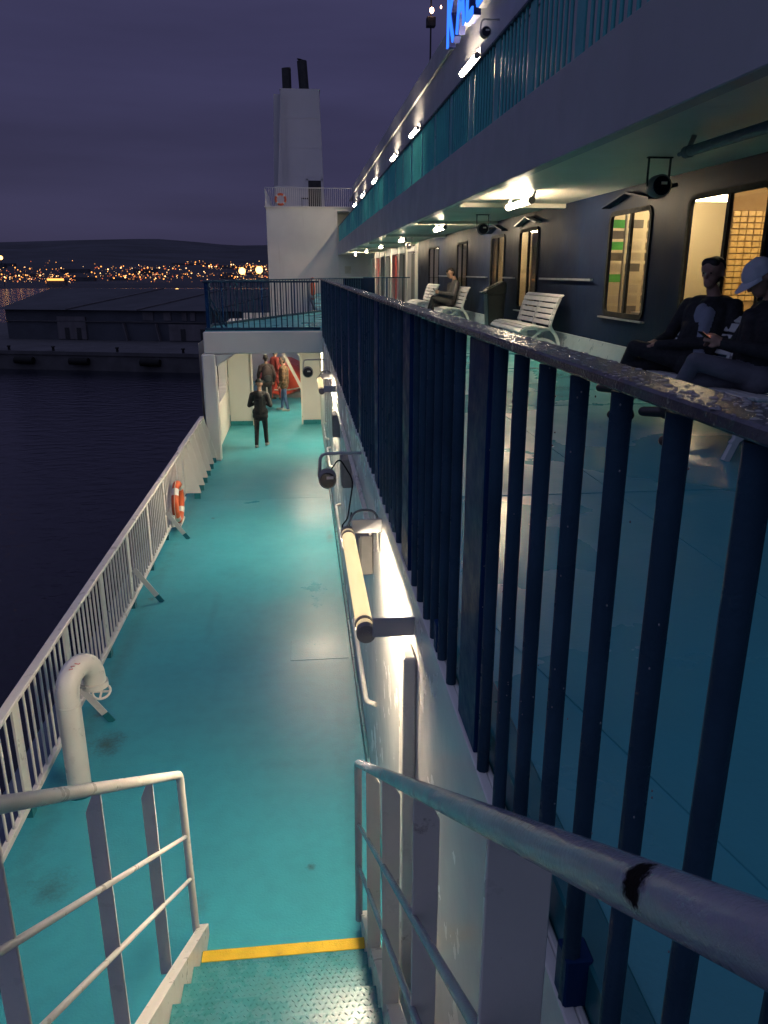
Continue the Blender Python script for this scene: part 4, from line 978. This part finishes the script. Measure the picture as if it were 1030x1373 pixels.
# ------------------------------------------------------------------ benches and bin
def make_bench(loc, label):
    t = thing('slatted_bench', label, 'bench', loc, 'white slatted benches on the upper deck')
    prof = [(-.02, .385, 50), (.045, .435, 15), (.135, .452, 2), (.225, .448, -4), (.315, .438, -8), (.405, .428, -6), (.485, .50, 72), (.510, .59, 74), (.535, .68, 74), (.562, .77, 73), (.592, .86, 70), (.64, .925, 35)]
    for (x, z, a) in prof:
        d = Vector((math.cos(R(a)), 0, math.sin(R(a)))); p = Vector((x, 0, z))
        mb = MB(); n = Vector((-d.z, 0, d.x))
        v = [p + d * (i * .036) + n * (j * .013) + Vector((0, yy, 0)) for yy in (-1.0, 1.0) for (i, j) in ((-1, -1), (1, -1), (1, 1), (-1, 1))]
        mb.add(v, [(0, 3, 2, 1), (4, 5, 6, 7), (0, 1, 5, 4), (1, 2, 6, 5), (2, 3, 7, 6), (3, 0, 4, 7)])
        part('slat', mb, 'bench', t, bevel=.005, local=True)
    def band(pts, w=.045, y=0):
        P = [Vector((p[0], y, p[1])) for p in fillet([(q[0], q[1], 0) for q in pts], .12, 5)]
        mb = MB(); vs = []
        for i, p in enumerate(P):
            d = (P[min(i + 1, len(P) - 1)] - P[max(i - 1, 0)]).normalized(); n = Vector((-d.z, 0, d.x))
            for (s, yy) in ((-1, -.022), (1, -.022), (1, .022), (-1, .022)): vs.append(p + n * (s * w / 2) + Vector((0, yy, 0)))
        m_ = len(P); fs = [(i * 4 + k, i * 4 + (k + 1) % 4, i * 4 + 4 + (k + 1) % 4, i * 4 + 4 + k) for i in range(m_ - 1) for k in range(4)]
        fs += [(3, 2, 1, 0), (m_ * 4 - 4, m_ * 4 - 3, m_ * 4 - 2, m_ * 4 - 1)]
        mb.add(vs, fs); return mb
    for y in (-.93, 0, .93):
        part('leg', band([(.05, .0), (.14, .22), (.03, .37)], .045, y), 'bench_iron', t, local=True)
        part('leg', band([(.70, .0), (.60, .30), (.47, .44), (.55, .72), (.63, .90)], .05, y), 'bench_iron', t, local=True)
        part('frame', band([(-.0, .35), (.08, .41), (.3, .415), (.48, .40)], .04, y), 'bench_iron', t, local=True)
        part('strut', band([(.08, .12), (.20, .22), (.35, .25), (.50, .22), (.63, .12)], .04, y), 'bench_iron', t, local=True)
        part('strut', band([(.14, .20), (.30, .36), (.45, .41)], .032, y), 'bench_iron', t, local=True)
    return t
b1 = make_bench((3.58, 13.55, UD), 'empty white slatted bench beside the black litter bin')
dup(b1, (3.50, 20.35, UD), 'white slatted bench with man reading on it')
dup(b1, (3.50, 24.7, UD), 'white slatted bench farthest along the upper deck')
dup(b1, (2.96, 6.05, UD), 'white slatted bench under the two seated men')
bi = thing('litter_bin', 'black wheeled litter bin with slanted lid beside bench', 'bin', (4.08, 16.4, UD))
part('body', frustum(MB(), 3.92, 4.22, 3.86, 4.25, 16.25, 16.62, UD + .04, UD + .86), 'bin', bi, bevel=.02)
part('lid', MB().prism([(3.84, UD + .86), (4.26, UD + .86), (4.26, UD + 1.10), (4.20, UD + 1.13), (3.84, UD + .94)], 'y', 16.23, 16.64), 'bin', bi, bevel=.02)
part('opening', MB().bar((3.90, 16.43, UD + .975), (4.10, 16.43, UD + 1.075), .28, .02, up=(0, 0, 1)), 'black', bi)
part('handle', MB().tube(fillet([(3.84, 16.28, UD + .88), (3.77, 16.28, UD + .90), (3.77, 16.58, UD + .90), (3.84, 16.58, UD + .88)], .03), .016, 8), 'bin', bi)
for y in (16.25, 16.57): part('wheel', MB().cyl((4.2, y, UD + .06), (4.2, y + .05, UD + .06), .06, 12), 'black', bi)

# ------------------------------------------------------------------ people
def caps_mesh(prims, seg=12):
    mb = MB()
    for (a, b_, r0, r1, mi) in prims:
        a = Vector(a); b_ = Vector(b_); d = b_ - a
        if d.length < 1e-4: d = Vector((0, 0, 1e-3)); b_ = a + d
        dn = d.normalized(); P = []; rr = []
        for k in range(5): t = math.pi / 2 * (1 - k / 4); P.append(a - dn * r0 * math.sin(t)); rr.append(max(r0 * math.cos(t), r0 * .03))
        for k in range(5): t = math.pi / 2 * k / 4; P.append(b_ + dn * r1 * math.sin(t)); rr.append(max(r1 * math.cos(t), r1 * .03))
        Pp = [P[0]]; Rp = [rr[0]]
        for q in range(1, len(P)):
            if (P[q] - Pp[-1]).length > 1e-5: Pp.append(P[q]); Rp.append(rr[q])
        mb.tube(Pp, Rp, seg, True, mi)
    return mb
def body_mesh(name, prims, mats, voxel, smooth=4):
    mb = caps_mesh(prims); me = mb.mesh(name + '_src'); ob = bpy.data.objects.new(name + '_src', me); col.objects.link(ob)
    md = ob.modifiers.new('r', 'REMESH'); md.mode = 'VOXEL'; md.voxel_size = voxel
    ms_ = ob.modifiers.new('s', 'SMOOTH'); ms_.factor = .5; ms_.iterations = smooth
    dg = bpy.context.evaluated_depsgraph_get(); ev = ob.evaluated_get(dg)
    out = bpy.data.meshes.new_from_object(ev); out.name = name
    bpy.data.objects.remove(ob); bpy.data.meshes.remove(me)
    n = len(out.polygons); cen = np.zeros(n * 3); out.polygons.foreach_get('center', cen); cen = cen.reshape(-1, 3)
    best = np.full(n, 1e9); idx = np.zeros(n, dtype=np.int32)
    for (a, b_, r0, r1, mi) in prims:
        a = np.array(a, float); b_ = np.array(b_, float); d = b_ - a; L2 = max((d * d).sum(), 1e-9)
        t = np.clip(((cen - a) @ d) / L2, 0, 1); dist = np.linalg.norm(cen - (a + t[:, None] * d), axis=1) - (r0 + (r1 - r0) * t)
        k = dist < best; best[k] = dist[k]; idx[k] = mi
    out.materials.clear(); mats_of(out, mats)
    out.polygons.foreach_set('material_index', idx); out.polygons.foreach_set('use_smooth', np.ones(n, dtype=bool)); out.update()
    return out
def mirror(p): return (-p[0], p[1], p[2])
def finger_prims(w, f, dn, side, mi, s=1.0):
    """hand from wrist w, forward dir f, palm-down dir dn, curled fingers"""
    f = Vector(f).normalized(); dn = Vector(dn); dn = (dn - f * dn.dot(f)).normalized(); lat = f.cross(dn)
    w = Vector(w); out = [(w, w + f * .085 * s, .026 * s, .034 * s, mi), (w + lat * .018 * s, w + lat * .022 * s + f * .085 * s, .018 * s, .019 * s, mi), (w - lat * .018 * s, w - lat * .022 * s + f * .085 * s, .018 * s, .019 * s, mi)]
    for k, (o_, l) in enumerate(((-.033, .030), (-.011, .036), (.011, .034), (.033, .026))):
        b0 = w + f * .09 * s + lat * o_ * s; b1 = b0 + (f * .9 + dn * .45).normalized() * l * s; b2 = b1 + (f * .35 + dn * .95).normalized() * l * .8 * s
        out += [(b0, b1, .0095 * s, .009 * s, mi), (b1, b2, .009 * s, .0078 * s, mi)]
    th0 = w + f * .03 * s - lat * .03 * s * side; th1 = th0 + (f * .6 - lat * .7 * side + dn * .3).normalized() * .04 * s; th2 = th1 + (f * .9 + dn * .3).normalized() * .03 * s
    out += [(th0, th1, .012 * s, .011 * s, mi), (th1, th2, .011 * s, .009 * s, mi)]
    return out
def head_prims(c, f, up, mi):
    c = Vector(c); f = Vector(f).normalized(); up = Vector(up); up = (up - f * up.dot(f)).normalized(); lat = f.cross(up)
    return [(c + up * .035 - f * .018, c + up * .045 + f * .015, .092, .088, mi), (c - up * .02 + f * .02, c - up * .07 + f * .045, .068, .048, mi),
            (c - up * .085 + f * .062, c - up * .088 + f * .066, .028, .026, mi), (c + f * .092 + up * .012, c + f * .112 - up * .022, .010, .014, mi),
            (c + f * .085 + up * .035 - lat * .035, c + f * .085 + up * .035 + lat * .035, .014, .014, mi),
            (c + f * .085 - up * .055 - lat * .018, c + f * .085 - up * .055 + lat * .018, .011, .011, mi),
            (c + lat * .088 - f * .01 + up * .015, c + lat * .092 - f * .015 - up * .025, .014, .010, mi), (c - lat * .088 - f * .01 + up * .015, c - lat * .092 - f * .015 - up * .025, .014, .010, mi)], f, up, lat
def person(label, loc, rz, P, mats, head, voxel=.012, hair='hair', hat=None, group=None):
    """P: list of capsules in local coordinates (x right, y ahead, z up). head = (centre, forward, up)"""
    t = thing('person', label, 'person', loc, group, rz)
    hp, f, up, lat = head_prims(*head, 0)
    me = body_mesh('body', P + hp, mats, voxel); o = bpy.data.objects.new('body', me); col.objects.link(o); o.parent = t; WP[o.name] = Vector(loc)
    c = Vector(head[0])
    if hat is None:
        hc = [(c + up * .052 - f * .032, c + up * .060 + f * .012, .090, .078, 0), (c + up * .02 - f * .055, c - up * .045 - f * .045, .068, .048, 0), (c + up * .085 + f * .045 - lat * .03, c + up * .085 + f * .045 + lat * .03, .046, .046, 0)]
        hm = body_mesh('hair', hc, [hair], .012, 2); ho = bpy.data.objects.new('hair', hm); col.objects.link(ho); ho.parent = t
    else:
        cm = [(c + up * .058 - f * .022, c + up * .064 + f * .012, .098, .090, 0), (c + up * .04 - f * .025, c + up * .045 + f * .02, .098, .096, 0)]
        hm = body_mesh('cap', cm, [hat], .012, 2)
        # cut the cap at the brow
        bm = bmesh.new(); bm.from_mesh(hm)
        bmesh.ops.bisect_plane(bm, geom=bm.verts[:] + bm.edges[:] + bm.faces[:], plane_co=c + up * .038, plane_no=-up, clear_outer=True)
        vs = []; fs = []; n = 12
        for k in range(n + 1):
            a = R(-78 + 156 * k / n)
            r_in, r_out = .098, .098 + .095 * math.cos(a) ** .7
            for (r_, dz) in ((r_in, .0), (r_out, -.022)):
                vs.append(c + up * (.044 + dz) + f * (math.cos(a) * r_ + .01) + lat * (math.sin(a) * .1))
        bm2 = [bm.verts.new(v) for v in vs] + [bm.verts.new(v - up * .006) for v in vs]; N = len(vs)
        for k in range(n):
            i = 2 * k; bm.faces.new((bm2[i], bm2[i + 1], bm2[i + 3], bm2[i + 2])); bm.faces.new((bm2[N + i], bm2[N + i + 2], bm2[N + i + 3], bm2[N + i + 1])); bm.faces.new((bm2[i + 1], bm2[N + i + 1], bm2[N + i + 3], bm2[i + 3]))
        bm.to_mesh(hm); bm.free(); ho = bpy.data.objects.new('cap', hm); col.objects.link(ho); ho.parent = t
    for s in (-1, 1):
        ec = c + f * .093 + up * .012 + lat * .033 * s
        part('eye', MB().ell(ec, (.0075, .0075, .0065), 8, 5), 'hair', t, local=True)
    return t
# material slots: 0 skin, 1 jacket, 2 shirt, 3 trousers, 4 shoes
def seated(foot_x=.34, lean=-.10, hands='lap', turn=0, twist=0, bulk=1.0):
    ct, st_ = math.cos(R(twist)), math.sin(R(twist))
    def tw(p, k=1.0):      # the upper body turned on the hips
        a = R(twist * k); c_, s_ = math.cos(a), math.sin(a); y = p[1] - lean
        return (p[0] * c_ - y * s_, lean + p[0] * s_ + y * c_, p[2])
    sh = lambda s: tw((.185 * bulk * s, lean - .07, 1.02))
    P = [((-.09, .02, .545), (.09, .02, .545), .125, .125, 3), ((0, .0, .60), (0, lean * .6, .80), .150, .155, 1), ((0, lean * .6, .80), (0, lean - .05, .97), .155, .145, 1), (tw((-.06 * bulk, lean * .6, .70)), tw((-.08 * bulk, lean - .03, .95)), .12, .125, 1), (tw((.06 * bulk, lean * .6, .70)), tw((.08 * bulk, lean - .03, .95)), .12, .125, 1),
         (tw((-.035 + turn, lean + .115, .64), .8), tw((-.03 + turn, lean + .085, .96)), .062, .066, 2), (tw((.035 + turn, lean + .115, .64), .8), tw((.02 + turn, lean + .085, .99)), .060, .060, 2),
         (tw((-.10 * bulk, lean - .07, 1.01)), tw((.10 * bulk, lean - .07, 1.01)), .105, .105, 1), ((0, lean - .06, 1.06), (0, lean - .03, 1.16), .058, .054, 0),
         # standing leg, then the crossed one
         ((.10, .03, .53), (.12, .46, .50), .088, .066, 3), ((.12, .46, .50), (.10, .47, .12), .062, .048, 3), ((.10, .45, .06), (.11, .60, .045), .048, .042, 4), ((.10, .44, .045), (.10, .46, .1), .046, .044, 4),
         ((-.10, .03, .56), (.03, .46, .665), .090, .068, 3), ((.03, .46, .665), (foot_x, .56, .30), .064, .048, 3), ((foot_x + .01, .57, .25), (foot_x + .10, .70, .24), .047, .040, 4), ((foot_x, .56, .24), (foot_x, .57, .3), .046, .044, 4)]
    for s in (1, -1):
        el = tw((.285 * bulk * s, lean + .04, .75), .9)
        if hands == 'lap': wr = (.075 * s, .27, .715 if s > 0 else .70); f = (-.75 * s, .5, -.25)
        else: wr = (.07 * s + .02, .30, .80); f = (-.35 * s, .65, .35)
        P += [(sh(s), el, .072, .056, 1), (el, wr, .055, .040, 1)]
        P += finger_prims(wr, f, (0, .3, -1) if hands == 'lap' else (-.9 * s, .2, -.3), s, 0)
    return P
mats_std = lambda j, sht, tr, sh_: ['skin', j, sht, tr, sh_]
deck_z = UD
person('man in dark open jacket and pale shirt sitting with legs crossed', (3.36, 6.5, deck_z), R(72), seated(.36, turn=-.03, twist=52, bulk=1.12), mats_std('cloth_black', 'shirt', 'cloth_black', 'shoe'), ((-.01, -.11, 1.290), (-.80, .60, -.10), (0, 0, 1)), .010, 'hair', group=None)
pm2 = person('man in white cap bending over phone with grey crossed legs', (3.38, 5.5, deck_z), R(88), seated(.22, .0, 'phone'), mats_std('cloth_black', 'cloth_black', 'cloth_grey', 'shoe'), ((0, .06, 1.255), (0, .80, -.60), (0, .6, .8)), .010, hat='cloth_white')
pm3 = person('man with dark hair reading phone on the far bench', (3.86, 20.3, deck_z), R(92), seated(.18, -.04, 'phone'), mats_std('cloth_char', 'cloth_black', 'cloth_black', 'shoe_pale'), ((0, .02, 1.27), (0, .86, -.5), (0, .5, .86)), .012)
def phone(hand_of, name, loc, label, rz, lit):
    t = thing('phone', label, 'phone', loc, 'phones held by seated men', rz)
    part('case', MB().box(-.036, .036, -.075, .075, -.005, .004), 'black', t, bevel=.003, local=True); part('screen', MB().box(-.032, .032, -.070, .070, .0041, .0046), 'screen' if lit else 'dark_glass', t, local=True)
    t.rotation_euler = (R(35), 0, rz)
phone(pm2, 'a', (3.38 - .40, 5.5 + .02, UD + .84), 'phone glowing red in the hands of capped man', R(88), True)
phone(pm3, 'b', (3.86 - .40, 20.3 + .02, UD + .84), 'dark phone held by the man on far bench', R(92), False)
def standing(stride=.1, arms='front', bulk=1.0):
    P = [((-.08, 0, .93), (.08, 0, .93), .125, .125, 1), ((0, 0, .95), (0, .01, 1.15), .15 * bulk, .155 * bulk, 1), ((0, .01, 1.15), (0, 0, 1.33), .155 * bulk, .15 * bulk, 1), ((-.10, 0, 1.38), (.10, 0, 1.38), .095, .095, 1), ((-.07, .0, .82), (.07, 0, .82), .13, .13, 1),
         ((0, 0, 1.43), (0, .02, 1.54), .056, .053, 0)]
    for s in (1, -1):
        ky = .5 * stride * s
        P += [((.095 * s, 0, .88), (.105 * s, ky + .03, .48), .090, .065, 3), ((.105 * s, ky + .03, .48), (.115 * s, stride * s, .10), .062, .050, 3), ((.115 * s, stride * s - .02, .05), (.13 * s, stride * s + .17, .04), .05, .042, 4)]
        sh = (.185 * s, 0, 1.37); el = (.27 * s, -.02, 1.10)
        wr = (.10 * s, .24, 1.13) if arms == 'front' else (.25 * s, .12, .87)
        P += [(sh, el, .072, .058, 1), (el, wr, .056, .042, 1)] + finger_prims(wr, (-.3 * s, .9, .1) if arms == 'front' else (0, .4, -.9), (-s, 0, -.3), s, 0)
    return P
w1 = person('person in black jacket and cap seen from behind on lower deck', (-1.13, 20.0, 0), R(-4), standing(.14), mats_std('cloth_black', 'cloth_black', 'cloth_black', 'shoe_pale'), ((0, .03, 1.63), (.1, 1, -.25), (0, .2, 1)), .012, hat='cloth_black')
part('back_print', MB().box(-.09, .09, -.150, -.146, 1.27, 1.285), 'cloth_char', w1, local=True)
person('person in brown plaid jacket and jeans standing in the doorway', (-.62, 25.5, 0), R(80), standing(.12, 'side', 1.12), mats_std('plaid', 'plaid', 'jeans', 'shoe_pale'), ((0, .04, 1.63), (.1, 1, -.1), (0, 0, 1)), .012)
w3 = person('person with dark backpack behind the doorway frame', (-1.22, 26.2, 0), R(10), standing(.1, 'side'), mats_std('backpack', 'backpack', 'cloth_char', 'shoe'), ((0, .03, 1.63), (0, 1, 0), (0, 0, 1)), .014)
bp_ = thing('backpack', 'dark backpack worn by the person behind doorway', 'backpack', (-1.22, 26.2, 0), None, R(10))
part('bag', MB().ell((0, -.24, 1.15), (.18, .13, .28), 14, 10), 'backpack', bp_, local=True); part('pocket', MB().ell((0, -.33, 1.03), (.13, .07, .13), 12, 8), 'cloth_char', bp_, local=True)
person('person in dark red jacket behind plaid jacketed person', (-.95, 26.9, .15), R(-60), standing(.12, 'side'), mats_std('cloth_red', 'cloth_red', 'cloth_red', 'shoe'), ((0, .03, 1.63), (0, 1, -.1), (0, 0, 1)), .014)
